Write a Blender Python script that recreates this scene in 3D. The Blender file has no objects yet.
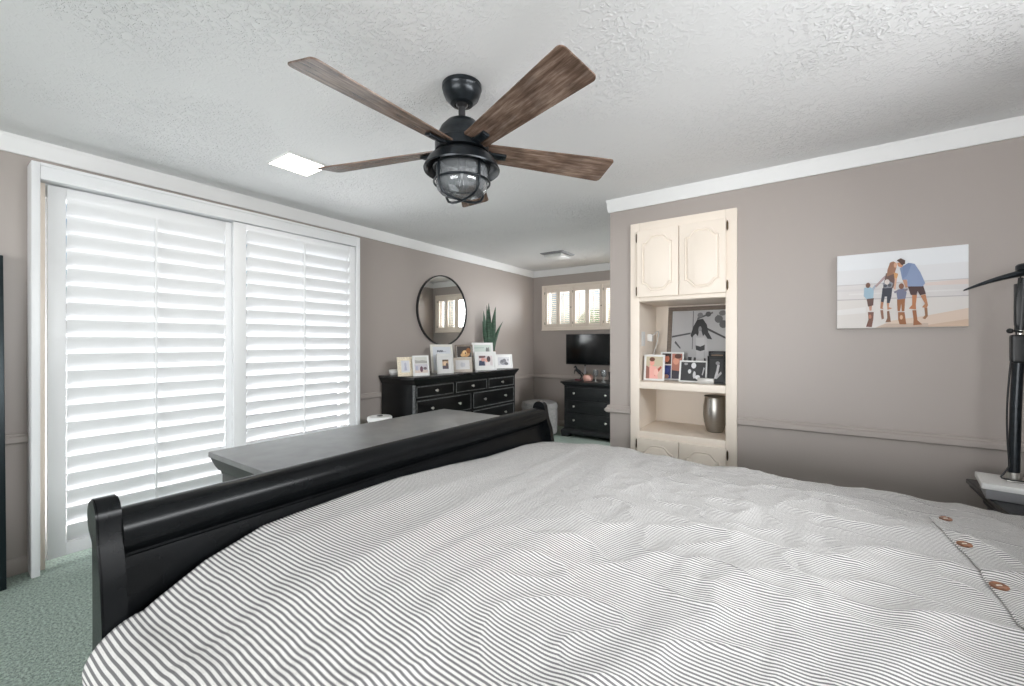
import bpy, bmesh, math, random
from mathutils import Vector, Matrix, noise

C = bpy.context.scene.collection
S = bpy.context.scene
PI = math.pi
random.seed(4)

# ---------------------------------------------------------------- camera
cam_d = bpy.data.cameras.new('camera')
cam_d.sensor_width = 36.0
cam_d.lens = 420.0 / 1024.0 * 36.0
cam_d.clip_start = 0.02
cam_d.clip_end = 100
cam = bpy.data.objects.new('camera', cam_d)
C.objects.link(cam)
cam.location = (0, 0, 1.287)
cam.rotation_euler = (PI / 2, 0, math.radians(34.8))
S.camera = cam

# ---------------------------------------------------------------- exposure, world, daylight
S.view_settings.view_transform = 'Standard'
S.view_settings.look = 'None'
S.view_settings.gamma = 1.0
S.view_settings.use_curve_mapping = False
S.view_settings.exposure = 0.42

W = bpy.data.worlds.new('world')
S.world = W
W.use_nodes = True
wn = W.node_tree
bg = wn.nodes['Background']
sky = wn.nodes.new('ShaderNodeTexSky')
sky.sky_type = 'NISHITA'
sky.sun_disc = False
sky.sun_elevation = math.radians(55)
sky.sun_rotation = math.radians(200)
sky.air_density = 1.0
sky.dust_density = 2.5
wn.links.new(sky.outputs[0], bg.inputs[0])
bg.inputs[1].default_value = 0.12


def area(name, loc, rot, sx, sy, power, col=(1, 1, 1), spread=180):
    d = bpy.data.lights.new(name, 'AREA')
    d.shape = 'RECTANGLE'
    d.size, d.size_y = sx, sy
    d.energy = power
    d.color = col
    d.spread = math.radians(spread)
    o = bpy.data.objects.new(name, d)
    C.objects.link(o)
    o.location = loc
    o.rotation_euler = rot
    return o


# daylight lamps at the real windows and fill lamps outside added ones
DAY = (0.97, 0.985, 1.0)
area('fill_lamp_behind', (-0.4, -4.0, 1.2), (PI / 2 + 0.25, 0, 0), 3.4, 1.7, 112, DAY, 150)  # fill lamp for the added window behind the camera
area('fill_lamp_head', (1.56, 1.2, 1.85), (PI / 2 - 0.5, 0, PI / 2), 2.2, 0.7, 62, DAY, 150)  # fill lamp for the added head-wall window
area('fill_lamp_adjoining_room', (1.62, 4.7, 1.45), (PI / 2, 0, PI / 2), 1.4, 1.3, 130, DAY)  # fill lamp at the window of the added adjoining room
area('daylight_sliding_door', (-5.3, 1.42, 0.35), (PI / 2 + 0.6, 0, -PI / 2), 3.4, 2.2, 235, DAY)
area('daylight_alcove_window', (-2.4, 6.15, 1.84), (PI / 2, 0, PI), 1.8, 0.6, 34, DAY)


# ---------------------------------------------------------------- materials
def lin(c):
    c = c / 255.0
    return c / 12.92 if c <= 0.04045 else ((c + 0.055) / 1.055) ** 2.4


def rgb(r, g, b):
    return (lin(r), lin(g), lin(b), 1)


def mat(name, c, rough=0.5, metal=0.0, nscale=None, nvar=0.0, bump=0.0, bscale=None, spec=0.5, coat=0.0,
        stretch=None, emit=None, detail=4):
    m = bpy.data.materials.new(name)
    m.use_nodes = True
    nt = m.node_tree
    b = nt.nodes['Principled BSDF']
    b.inputs['Base Color'].default_value = c
    b.inputs['Roughness'].default_value = rough
    b.inputs['Metallic'].default_value = metal
    b.inputs['Specular IOR Level'].default_value = spec
    b.inputs['Coat Weight'].default_value = coat
    if emit:
        b.inputs['Emission Color'].default_value = emit[0]
        b.inputs['Emission Strength'].default_value = emit[1]
    if nscale or bump:
        tc = nt.nodes.new('ShaderNodeTexCoord')
        mp = nt.nodes.new('ShaderNodeMapping')
        if stretch:
            mp.inputs['Scale'].default_value = stretch
        nt.links.new(tc.outputs['Object'], mp.inputs[0])
    if nscale:
        n = nt.nodes.new('ShaderNodeTexNoise')
        n.inputs['Scale'].default_value = nscale
        n.inputs['Detail'].default_value = detail
        nt.links.new(mp.outputs[0], n.inputs['Vector'])
        r = nt.nodes.new('ShaderNodeValToRGB')
        r.color_ramp.elements[0].position = 0.3
        r.color_ramp.elements[1].position = 0.7
        r.color_ramp.elements[0].color = tuple(max(0, x * (1 - nvar)) for x in c[:3]) + (1,)
        r.color_ramp.elements[1].color = tuple(min(1, x * (1 + nvar)) for x in c[:3]) + (1,)
        nt.links.new(n.outputs['Fac'], r.inputs[0])
        nt.links.new(r.outputs[0], b.inputs['Base Color'])
    if bump:
        n2 = nt.nodes.new('ShaderNodeTexNoise')
        n2.inputs['Scale'].default_value = bscale or 50
        n2.inputs['Detail'].default_value = 3
        nt.links.new(mp.outputs[0], n2.inputs['Vector'])
        bp = nt.nodes.new('ShaderNodeBump')
        bp.inputs['Strength'].default_value = bump
        bp.inputs['Distance'].default_value = 0.01
        nt.links.new(n2.outputs['Fac'], bp.inputs['Height'])
        nt.links.new(bp.outputs[0], b.inputs['Normal'])
    return m


M_wall = mat('taupe_paint', rgb(175, 166, 160), 0.42, bump=0.04, bscale=260)
M_white = mat('white_paint', rgb(236, 236, 236), 0.4)
M_crown = mat('crown_paint', rgb(240, 240, 239), 0.45)
M_shut = mat('shutter_white', rgb(238, 239, 240), 0.35)
M_cream = mat('cream_paint', rgb(246, 234, 220), 0.4)
M_black = mat('black_lacquer', (0.005, 0.0058, 0.0066, 1), 0.26, nscale=9, nvar=0.25, spec=0.2)
M_black2 = mat('black_dresser_paint', (0.005, 0.0054, 0.0058, 1), 0.32, nscale=12, nvar=0.3, spec=0.28)
M_worn = mat('worn_silver_edge', rgb(92, 94, 94), 0.5, nscale=60, nvar=0.6)
M_top = mat('grey_top_reflected_light', rgb(120, 121, 121), 0.28, nscale=14, nvar=0.15)  # grey lightened to carry the reflected ceiling and window light
M_chest = mat('chest_charcoal', (0.018, 0.02, 0.022, 1), 0.4, nscale=9, nvar=0.4, stretch=(1, 1, 12))
M_knob = mat('satin_nickel', rgb(205, 203, 198), 0.28, 1.0)
M_iron = mat('iron_black', (0.014, 0.018, 0.022, 1), 0.3, 0.4, nscale=40, nvar=0.4)
M_rod = mat('gunmetal_rod', rgb(70, 70, 72), 0.4, 0.8)
M_bronze = mat('hinge_bronze', rgb(92, 76, 56), 0.45, 0.7)
M_steel = mat('brushed_steel', rgb(172, 168, 162), 0.34, 1.0, nscale=30, nvar=0.12, stretch=(1, 1, 20))
M_blackplastic = mat('black_plastic', (0.008, 0.009, 0.01, 1), 0.4)
M_whiteplastic = mat('white_plastic', rgb(232, 232, 230), 0.4)
M_greyplastic = mat('grey_plastic', rgb(150, 150, 153), 0.45)
M_screen = mat('tv_screen', (0.004, 0.006, 0.007, 1), 0.12)
M_greyfab = mat('grey_tweed', rgb(132, 131, 129), 0.95, nscale=90, nvar=0.35, bump=0.3, bscale=160)
M_leaf = mat('snake_leaf', rgb(52, 82, 62), 0.45, nscale=16, nvar=0.55, stretch=(1, 1, 4))
M_pot = mat('terracotta', rgb(150, 98, 60), 0.8, nscale=20, nvar=0.2)
M_soil = mat('soil', rgb(50, 38, 28), 0.95, nscale=80, nvar=0.5)
M_pink = mat('pink_wax', rgb(236, 184, 170), 0.45)
M_maroon = mat('maroon_base', rgb(96, 34, 44), 0.4)
M_gold = mat('champagne_metal', rgb(200, 178, 140), 0.35, 0.8)
M_mirror = mat('mirror_glass', (0.9, 0.92, 0.92, 1), 0.015, 1.0)
M_stone = mat('patio_concrete', rgb(205, 200, 192), 0.9, nscale=5, nvar=0.12)
M_fence = mat('fence_stucco', rgb(222, 219, 214), 0.9, nscale=3, nvar=0.08)
M_hedge = mat('hedge_leaf', rgb(120, 150, 105), 0.7, nscale=14, nvar=0.6)
M_alum = mat('door_aluminium', rgb(214, 214, 214), 0.35, 0.5)
M_mattress = mat('mattress_ticking', rgb(235, 233, 228), 0.9, bump=0.1, bscale=120)
M_button = mat('brown_wood_button', rgb(132, 88, 62), 0.4, nscale=60, nvar=0.5)


def glass(name, tint=(1, 1, 1, 1), gloss=0.06):
    m = bpy.data.materials.new(name)
    m.use_nodes = True
    nt = m.node_tree
    for n in list(nt.nodes):
        if n.type != 'OUTPUT_MATERIAL':
            nt.nodes.remove(n)
    out = nt.nodes['Material Output']
    t = nt.nodes.new('ShaderNodeBsdfTransparent')
    t.inputs[0].default_value = tint
    g = nt.nodes.new('ShaderNodeBsdfGlossy')
    g.inputs['Roughness'].default_value = 0.03
    fr = nt.nodes.new('ShaderNodeFresnel')
    fr.inputs[0].default_value = 1.35 if gloss < 0.1 else 1.6
    mx = nt.nodes.new('ShaderNodeMixShader')
    nt.links.new(fr.outputs[0], mx.inputs[0])
    nt.links.new(t.outputs[0], mx.inputs[1])
    nt.links.new(g.outputs[0], mx.inputs[2])
    nt.links.new(mx.outputs[0], out.inputs[0])
    return m


M_pane = glass('window_glass')
M_lampglass = glass('clear_lamp_glass', (0.97, 0.98, 0.99, 1), 0.2)
_nt = M_lampglass.node_tree                      # pale diffuse mixed in for ceiling light and reflections in the glass
_d = _nt.nodes.new('ShaderNodeBsdfDiffuse')
_d.inputs[0].default_value = (0.85, 0.88, 0.9, 1)
_m = _nt.nodes.new('ShaderNodeMixShader')
_m.inputs[0].default_value = 0.10
_o = _nt.nodes['Material Output']
_s = _o.inputs[0].links[0].from_socket
_nt.links.new(_s, _m.inputs[1])
_nt.links.new(_d.outputs[0], _m.inputs[2])
_nt.links.new(_m.outputs[0], _o.inputs[0])


def ceiling_mat():
    m = mat('knockdown_ceiling', rgb(241, 241, 241), 0.85)
    nt = m.node_tree
    b = nt.nodes['Principled BSDF']
    tc = nt.nodes.new('ShaderNodeTexCoord')
    n = nt.nodes.new('ShaderNodeTexNoise')
    n.inputs['Scale'].default_value = 42
    n.inputs['Detail'].default_value = 5
    n.inputs['Distortion'].default_value = 1.2
    n2 = nt.nodes.new('ShaderNodeTexNoise')
    n2.inputs['Scale'].default_value = 1.6
    n2.inputs['Detail'].default_value = 2
    r = nt.nodes.new('ShaderNodeValToRGB')
    r.color_ramp.elements[0].position = 0.50
    r.color_ramp.elements[1].position = 0.60
    mu = nt.nodes.new('ShaderNodeMath')
    mu.operation = 'MULTIPLY'
    r2 = nt.nodes.new('ShaderNodeValToRGB')
    r2.color_ramp.elements[0].position = 0.38
    r2.color_ramp.elements[1].position = 0.62
    r2.color_ramp.elements[0].color = (0.12, 0.12, 0.12, 1)
    bp = nt.nodes.new('ShaderNodeBump')
    bp.inputs['Strength'].default_value = 0.8
    bp.inputs['Distance'].default_value = 0.005
    nt.links.new(tc.outputs['Object'], n.inputs['Vector'])
    nt.links.new(tc.outputs['Object'], n2.inputs['Vector'])
    nt.links.new(n.outputs['Fac'], r.inputs[0])
    nt.links.new(n2.outputs['Fac'], r2.inputs[0])
    nt.links.new(r.outputs[0], mu.inputs[0])
    nt.links.new(r2.outputs[0], mu.inputs[1])
    nt.links.new(mu.outputs[0], bp.inputs['Height'])
    nt.links.new(bp.outputs[0], b.inputs['Normal'])
    return m


M_ceil = ceiling_mat()


def carpet_mat():
    m = mat('green_carpet', rgb(164, 180, 170), 0.95, nscale=85, nvar=0.42, bump=1.0, bscale=110, detail=3)
    return m


M_carpet = carpet_mat()


def wood_mat():
    m = bpy.data.materials.new('weathered_oak')
    m.use_nodes = True
    nt = m.node_tree
    b = nt.nodes['Principled BSDF']
    b.inputs['Roughness'].default_value = 0.25
    tc = nt.nodes.new('ShaderNodeTexCoord')
    mp = nt.nodes.new('ShaderNodeMapping')
    mp.inputs['Scale'].default_value = (1.6, 16, 16)
    n = nt.nodes.new('ShaderNodeTexNoise')
    n.inputs['Scale'].default_value = 4
    n.inputs['Detail'].default_value = 8
    n.inputs['Roughness'].default_value = 0.65
    r = nt.nodes.new('ShaderNodeValToRGB')
    e = r.color_ramp.elements
    e[0].position, e[0].color = 0.30, rgb(78, 59, 48)
    e[1].position, e[1].color = 0.72, rgb(176, 154, 140)
    x = r.color_ramp.elements.new(0.5)
    x.color = rgb(124, 101, 87)
    n3 = nt.nodes.new('ShaderNodeTexNoise')
    n3.inputs['Scale'].default_value = 9
    n3.inputs['Detail'].default_value = 6
    r3 = nt.nodes.new('ShaderNodeValToRGB')
    r3.color_ramp.elements[0].position, r3.color_ramp.elements[0].color = 0.42, (0.72, 0.72, 0.72, 1)
    r3.color_ramp.elements[1].position = 0.56
    mx = nt.nodes.new('ShaderNodeMix')
    mx.data_type = 'RGBA'
    mx.blend_type = 'MULTIPLY'
    mx.inputs['Factor'].default_value = 1
    nt.links.new(tc.outputs['Object'], mp.inputs[0])
    nt.links.new(mp.outputs[0], n.inputs['Vector'])
    nt.links.new(tc.outputs['Object'], n3.inputs['Vector'])
    nt.links.new(n.outputs['Fac'], r.inputs[0])
    nt.links.new(n3.outputs['Fac'], r3.inputs[0])
    nt.links.new(r.outputs[0], mx.inputs['A'])
    nt.links.new(r3.outputs[0], mx.inputs['B'])
    nt.links.new(mx.outputs['Result'], b.inputs['Base Color'])
    return m


M_wood = wood_mat()


def stripe_mat():
    m = bpy.data.materials.new('ticking_stripe_linen')
    m.use_nodes = True
    nt = m.node_tree
    b = nt.nodes['Principled BSDF']
    b.inputs['Roughness'].default_value = 0.9
    b.inputs['Specular IOR Level'].default_value = 0.15
    uv = nt.nodes.new('ShaderNodeUVMap')
    uv.uv_map = 'cloth'
    sp = nt.nodes.new('ShaderNodeSeparateXYZ')
    nz = nt.nodes.new('ShaderNodeTexNoise')
    nz.inputs['Scale'].default_value = 7
    nz.inputs['Detail'].default_value = 1
    md = nt.nodes.new('ShaderNodeMath'); md.operation = 'MULTIPLY_ADD'
    md.inputs[1].default_value = 0.0006
    fr = nt.nodes.new('ShaderNodeMath'); fr.operation = 'DIVIDE'
    fr.inputs[1].default_value = 0.0099
    fc = nt.nodes.new('ShaderNodeMath'); fc.operation = 'PINGPONG'
    fc.inputs[1].default_value = 0.5
    r = nt.nodes.new('ShaderNodeValToRGB')
    e = r.color_ramp.elements
    e[0].position, e[0].color = 0.19, rgb(126, 125, 126)
    e[1].position, e[1].color = 0.27, rgb(235, 233, 230)
    # woven thread variation
    n2 = nt.nodes.new('ShaderNodeTexNoise')
    n2.inputs['Scale'].default_value = 420
    n2.inputs['Detail'].default_value = 2
    r2 = nt.nodes.new('ShaderNodeValToRGB')
    r2.color_ramp.elements[0].position, r2.color_ramp.elements[0].color = 0.3, (0.8, 0.8, 0.8, 1)
    r2.color_ramp.elements[1].position = 0.6
    mx = nt.nodes.new('ShaderNodeMix')
    mx.data_type = 'RGBA'; mx.blend_type = 'MULTIPLY'
    mx.inputs['Factor'].default_value = 1
    n4 = nt.nodes.new('ShaderNodeTexNoise')
    n4.inputs['Scale'].default_value = 38
    n4.inputs['Detail'].default_value = 5
    n4.inputs['Distortion'].default_value = 0.6
    bp = nt.nodes.new('ShaderNodeBump')
    bp.inputs['Strength'].default_value = 0.9
    bp.inputs['Distance'].default_value = 0.006
    L = nt.links.new
    L(uv.outputs[0], n4.inputs['Vector'])
    L(n4.outputs['Fac'], bp.inputs['Height'])
    L(bp.outputs[0], b.inputs['Normal'])
    L(uv.outputs[0], sp.inputs[0])
    L(uv.outputs[0], nz.inputs['Vector'])
    L(nz.outputs['Fac'], md.inputs[0])
    L(sp.outputs['Y'], md.inputs[2])
    L(md.outputs[0], fr.inputs[0])
    L(fr.outputs[0], fc.inputs[0])
    L(fc.outputs[0], r.inputs[0])
    L(uv.outputs[0], n2.inputs['Vector'])
    L(n2.outputs['Fac'], r2.inputs[0])
    L(r.outputs[0], mx.inputs['A'])
    L(r2.outputs[0], mx.inputs['B'])
    L(mx.outputs['Result'], b.inputs['Base Color'])
    return m


M_stripe = stripe_mat()

_cc = {}


def ink(r, g, b, rough=0.35):
    k = (r, g, b)
    if k not in _cc:
        _cc[k] = mat('print_ink', rgb(r, g, b), rough)
    return _cc[k]


# ---------------------------------------------------------------- mesh helpers
class MB:
    def __init__(self):
        self.bm = bmesh.new()

    def _add(self, t, mi, mtx):
        if mtx is not None:
            t.transform(mtx)
        for f in t.faces:
            f.material_index = mi
        me = bpy.data.meshes.new('tmp')
        t.to_mesh(me)
        t.free()
        self.bm.from_mesh(me)
        bpy.data.meshes.remove(me)
        return self

    def box(self, a, b, bev=0.0, mi=0, mtx=None, seg=2):
        t = bmesh.new()
        bmesh.ops.create_cube(t, size=1)
        for v in t.verts:
            v.co = Vector([(a[i] + b[i]) / 2 + v.co[i] * abs(b[i] - a[i]) for i in range(3)])
        if bev > 0:
            bmesh.ops.bevel(t, geom=t.edges[:], offset=bev, segments=seg, affect='EDGES', profile=0.6)
        return self._add(t, mi, mtx)

    def loft(self, loops, mi=0, mtx=None, caps=True, closed=True):
        """skin a list of equally long 3-D loops"""
        t = bmesh.new()
        vs = [[t.verts.new(p) for p in L] for L in loops]
        n = len(loops[0])
        for i in range(len(loops) - 1):
            for j in range(n if closed else n - 1):
                k = (j + 1) % n
                t.faces.new((vs[i][j], vs[i][k], vs[i + 1][k], vs[i + 1][j]))
        if caps and closed:
            t.faces.new(list(reversed(vs[0])))
            t.faces.new(vs[-1])
        bmesh.ops.recalc_face_normals(t, faces=t.faces)
        return self._add(t, mi, mtx)

    def prism(self, loop, vec, mi=0, mtx=None, bev=0.0):
        vec = Vector(vec)
        t = bmesh.new()
        a = [t.verts.new(p) for p in loop]
        b = [t.verts.new(Vector(p) + vec) for p in loop]
        n = len(loop)
        for j in range(n):
            k = (j + 1) % n
            t.faces.new((a[j], a[k], b[k], b[j]))
        t.faces.new(list(reversed(a)))
        t.faces.new(b)
        bmesh.ops.recalc_face_normals(t, faces=t.faces)
        if bev:
            es = [e for e in t.edges if len(e.link_faces) == 2 and e.calc_face_angle() > 0.8]
            bmesh.ops.bevel(t, geom=es, offset=bev, segments=2, affect='EDGES')
        return self._add(t, mi, mtx)

    def lathe(self, prof, n=28, c=(0, 0, 0), mi=0, mtx=None):
        t = bmesh.new()
        rings = []
        for r, z in prof:
            if r < 1e-6:
                rings.append([t.verts.new((c[0], c[1], c[2] + z))])
            else:
                rings.append([t.verts.new((c[0] + r * math.cos(2 * PI * k / n), c[1] + r * math.sin(2 * PI * k / n), c[2] + z)) for k in range(n)])
        for i in range(len(rings) - 1):
            A, B = rings[i], rings[i + 1]
            for k in range(n):
                k2 = (k + 1) % n
                if len(A) == 1 and len(B) == 1:
                    continue
                if len(A) == 1:
                    t.faces.new((A[0], B[k], B[k2]))
                elif len(B) == 1:
                    t.faces.new((A[k], A[k2], B[0]))
                else:
                    t.faces.new((A[k], A[k2], B[k2], B[k]))
        bmesh.ops.recalc_face_normals(t, faces=t.faces)
        return self._add(t, mi, mtx)

    def tube(self, pts, r, n=10, mi=0, mtx=None, closed=False):
        pts = [Vector(p) for p in pts]
        N = len(pts)
        rs = r if isinstance(r, (list, tuple)) else [r] * N
        loops = []
        up = Vector((0, 0, 1))
        prev = None
        for i in range(N):
            if closed:
                d = pts[(i + 1) % N] - pts[i - 1]
            else:
                d = pts[min(i + 1, N - 1)] - pts[max(i - 1, 0)]
            d.normalize()
            if prev is None:
                x = d.cross(up)
                if x.length < 0.05:
                    x = d.cross(Vector((0, 1, 0)))
            else:
                x = prev - d * prev.dot(d)
            x.normalize()
            prev = x
            y = d.cross(x)
            loops.append([pts[i] + (x * math.cos(2 * PI * k / n) + y * math.sin(2 * PI * k / n)) * rs[i] for k in range(n)])
        if closed:
            loops.append(loops[0])
            return self.loft(loops, mi, mtx, caps=False)
        return self.loft(loops, mi, mtx)

    def ball(self, c, rad, n=16, mi=0, mtx=None):
        t = bmesh.new()
        bmesh.ops.create_uvsphere(t, u_segments=n, v_segments=max(6, n // 2), radius=1)
        for v in t.verts:
            v.co = Vector((c[0] + v.co.x * rad[0], c[1] + v.co.y * rad[1], c[2] + v.co.z * rad[2]))
        return self._add(t, mi, mtx)

    def poly(self, pts, mi=0, mtx=None):
        t = bmesh.new()
        t.faces.new([t.verts.new(p) for p in pts])
        return self._add(t, mi, mtx)

    def build(self, name, m, parent=None, smooth=35, loc=None, rot=None):
        me = bpy.data.meshes.new(name)
        self.bm.to_mesh(me)
        self.bm.free()
        for x in (m if isinstance(m, (list, tuple)) else [m]):
            me.materials.append(x)
        if smooth:
            me.polygons.foreach_set('use_smooth', [True] * len(me.polygons))
            me.set_sharp_from_angle(angle=math.radians(smooth))
        o = bpy.data.objects.new(name, me)
        C.objects.link(o)
        if parent:
            o.parent = parent
        if loc:
            o.location = loc
        if rot:
            o.rotation_euler = rot
        return o


def thing(name, label, cat, loc=(0, 0, 0), rz=0.0, group=None):
    o = bpy.data.objects.new(name, None)
    C.objects.link(o)
    o.empty_display_size = 0.1
    o.location = loc
    o.rotation_euler = (0, 0, rz)
    return tag(o, label, cat, group)


def tag(o, label, cat, group=None):
    o['label'] = label
    o['category'] = cat
    if group:
        o['group'] = group
    return o


def struct(o):
    o['kind'] = 'structure'
    return o


def copy_tree(o, parent=None):
    c = o.copy()
    C.objects.link(c)
    c.parent = parent
    for ch in list(o.children):
        copy_tree(ch, c)
    return c


# ================================================================= ROOM SHELL
XL, YR, YF, XA, XH, YN, HC = -3.6, 3.25, 5.79, -1.29, 1.35, -3.6, 2.44
T = 0.14
struct(MB().box((XL - T, YN - T, -0.12), (XH + T, YF + T, 0)).build('floor', M_carpet, smooth=0))
struct(MB().box((XL - T, YN - T, HC), (XH + T, YF + T, HC + 0.12)).build('ceiling', M_ceil, smooth=0))

DY0, DY1, DZ1 = 0.43, 2.405, 2.20     # sliding door opening
w = MB()
w.box((XL - T, YN - T, 0), (XL, DY0, HC)).box((XL - T, DY1, 0), (XL, YF + T, HC)).box((XL - T, DY0, DZ1), (XL, DY1, HC))
struct(w.build('wall_left', M_wall, smooth=0))

BX0, BX1, BZ0, BZ1 = -3.385, -1.415, 1.53, 2.15   # alcove window opening
w = MB()
w.box((XL, YF, 0), (BX1, YF + T, BZ0)).box((XL, YF, BZ1), (BX1, YF + T, HC))
w.box((XL, YF, BZ0), (BX0, YF + T, BZ1)).box((BX1, YF, 0), (XH, YF + T, HC))
struct(w.build('wall_far', M_wall, smooth=0))

# the wall with the built-in (opening for the cabinet)
KX0, KX1, KZ1 = -1.095, -0.395, 2.195
w = MB()
w.box((XA, YR, 0), (KX0, YR + T, HC)).box((KX1, YR, 0), (XH, YR + T, HC)).box((KX0, YR, KZ1), (KX1, YR + T, HC))
struct(w.build('wall_right', M_wall, smooth=0))
w = MB()                                   # doorway to an adjoining room added to brighten the alcove
PY0, PY1, PZ = 4.25, 5.15, 2.05
w.box((XA, YR + T, 0), (XA + T, PY0, HC)).box((XA, PY1, 0), (XA + T, YF, HC)).box((XA, PY0, PZ), (XA + T, PY1, HC))
struct(w.build('wall_alcove', M_wall, smooth=0))
w = MB()
for y0, y1, z0, z1 in ((PY0 - 0.07, PY0, 0, PZ + 0.07), (PY1, PY1 + 0.07, 0, PZ + 0.07), (PY0, PY1, PZ, PZ + 0.07)):
    w.box((XA - 0.016, y0, z0), (XA, y1, z1), 0.003)
struct(w.build('trim_14', M_white))
w = MB()
HY0, HY1, HZ0, HZ1 = 0.1, 2.3, 1.55, 2.25
QY0, QY1, QZ0, QZ1 = 4.0, 5.4, 0.8, 2.1
w.box((XH, YN - T, 0), (XH + T, HY0, HC)).box((XH, HY1, 0), (XH + T, QY0, HC)).box((XH, QY1, 0), (XH + T, YF + T, HC))
w.box((XH, QY0, 0), (XH + T, QY1, QZ0)).box((XH, QY0, QZ1), (XH + T, QY1, HC))
w.box((XH, HY0, 0), (XH + T, HY1, HZ0)).box((XH, HY0, HZ1), (XH + T, HY1, HC))
struct(w.build('wall_head', M_wall, smooth=0))
w = MB()
NX0, NX1, NZ0, NZ1 = -2.1, 1.2, 0.35, 2.28
w.box((XL, YN - T, 0), (NX0, YN, HC)).box((NX1, YN - T, 0), (XH, YN, HC))
w.box((NX0, YN - T, 0), (NX1, YN, NZ0)).box((NX0, YN - T, NZ1), (NX1, YN, HC))
struct(w.build('wall_near', M_wall, smooth=0))


def frame_boxes(mb, x0, x1, z0, z1, y0, y1, t):
    mb.box((x0, y0, z0), (x0 + t, y1, z1), 0.002).box((x1 - t, y0, z0), (x1, y1, z1), 0.002)
    mb.box((x0 + t, y0, z0), (x1 - t, y1, z0 + t), 0.002).box((x0 + t, y0, z1 - t), (x1 - t, y1, z1), 0.002)
    return mb


# unseen windows added behind the camera and at the bed head to brighten the room
m = frame_boxes(MB(), NX0, NX1, NZ0, NZ1, YN - 0.1, YN + 0.02, 0.05)
m.box((-0.475, YN - 0.08, NZ0), (-0.425, YN, NZ1))
win = struct(m.build('added_window_behind', M_white))
MB().box((NX0 + 0.05, YN - 0.05, NZ0 + 0.05), (NX1 - 0.05, YN - 0.045, NZ1 - 0.05)).build('pane', M_pane, win, 0)
m = MB()
m.box((XH - 0.02, HY0, HZ0), (XH + 0.1, HY0 + 0.05, HZ1)).box((XH - 0.02, HY1 - 0.05, HZ0), (XH + 0.1, HY1, HZ1))
m.box((XH - 0.02, HY0, HZ0), (XH + 0.1, HY1, HZ0 + 0.05)).box((XH - 0.02, HY0, HZ1 - 0.05), (XH + 0.1, HY1, HZ1))
win = struct(m.build('added_window_head', M_white))  # added window, out of view above the bed head
MB().box((XH + 0.045, HY0 + 0.05, HZ0 + 0.05), (XH + 0.05, HY1 - 0.05, HZ1 - 0.05)).build('pane', M_pane, win, 0)

m = MB()  # unseen window added to light the adjoining room
for y in (QY0, (QY0 + QY1) / 2 - 0.025, QY1 - 0.05):
    m.box((XH, y, QZ0), (XH + 0.1, y + 0.05, QZ1))
m.box((XH - 0.02, QY0, QZ0), (XH + 0.1, QY1, QZ0 + 0.05)).box((XH, QY0, QZ1 - 0.05), (XH + 0.1, QY1, QZ1))
win = struct(m.build('added_window_adjoining', M_white))
MB().box((XH + 0.045, QY0 + 0.05, QZ0 + 0.05), (XH + 0.05, QY1 - 0.05, QZ1 - 0.05)).build('pane', M_pane, win, 0)

# crown moulding: (out, down) profile
CROWN = [(0, 0), (0.024, 0), (0.024, -0.014), (0.020, -0.022), (0.018, -0.076), (0.014, -0.086), (0.013, -0.1), (0, -0.1)]
RAIL = [(0, 0.058), (0.016, 0.058), (0.020, 0.054), (0.020, 0.044), (0.026, 0.040), (0.030, 0.033), (0.030, 0.010), (0.022, 0.002), (0.014, 0), (0, 0)]
BASE = [(0, 0), (0.014, 0), (0.014, 0.07), (0.010, 0.083), (0.004, 0.09), (0, 0.09)]


def run(prof, p0, p1, out, z, m, name, m0=0.0, m1=0.0):
    """moulding from p0 to p1 (plan points), profile grows along 'out'; m0/m1 mitre slopes at the ends"""
    p0, p1, out = Vector(p0 + (0,)), Vector(p1 + (0,)), Vector(out + (0,))
    d = (p1 - p0).normalized()
    A = [p0 + out * o + d * (o * m0) + Vector((0, 0, z + h)) for o, h in prof]
    B = [p1 + out * o + d * (o * m1) + Vector((0, 0, z + h)) for o, h in prof]
    return struct(MB().loft([A, B]).build(name, m, smooth=25))


run(CROWN, (XL, YN), (XL, YF), (1, 0), HC, M_crown, 'trim_1', 1, -1)
run(CROWN, (XL, YF), (XA, YF), (0, -1), HC, M_crown, 'trim_2', 1, -1)
run(CROWN, (XA, YF), (XA, YR), (-1, 0), HC, M_crown, 'trim_3', 1, 1)
run(CROWN, (XA, YR), (XH, YR), (0, -1), HC, M_crown, 'trim_4', -1, -1)
run(CROWN, (XH, YR), (XH, YN), (-1, 0), HC, M_crown, 'trim_5', 1, -1)
RZ = 0.727
run(RAIL, (XL, YN), (XL, 0.385), (1, 0), RZ, M_wall, 'trim_6', 1, 0)
run(RAIL, (XL, 2.45), (XL, YF), (1, 0), RZ, M_wall, 'trim_7', 0, -1)
run(RAIL, (XL, YF), (XA, YF), (0, -1), RZ, M_wall, 'trim_8', 1, -1)
run(RAIL, (XA, PY0 - 0.07), (XA, YR), (-1, 0), RZ, M_wall, 'trim_9', 0, 1)
run(RAIL, (XA, YR), (-1.118, YR), (0, -1), RZ, M_wall, 'trim_10', -1, 0)
run(RAIL, (-0.372, YR), (XH, YR), (0, -1), RZ, M_wall, 'trim_11', 0, -1)
run(BASE, (XL, YN), (XL, 0.385), (1, 0), 0, M_wall, 'baseboard_left', 1, 0)
run(BASE, (XL, 2.45), (XL, YF), (1, 0), 0, M_wall, 'baseboard_left_end', 0, -1)
run(BASE, (XL, YF), (XA, YF), (0, -1), 0, M_wall, 'baseboard_far', 1, -1)
run(BASE, (XA, PY0 - 0.07), (XA, YR), (-1, 0), 0, M_wall, 'baseboard_alcove', 0, 1)
run(BASE, (-0.372, YR), (XH, YR), (0, -1), 0, M_wall, 'baseboard_right', 0, -1)

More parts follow.
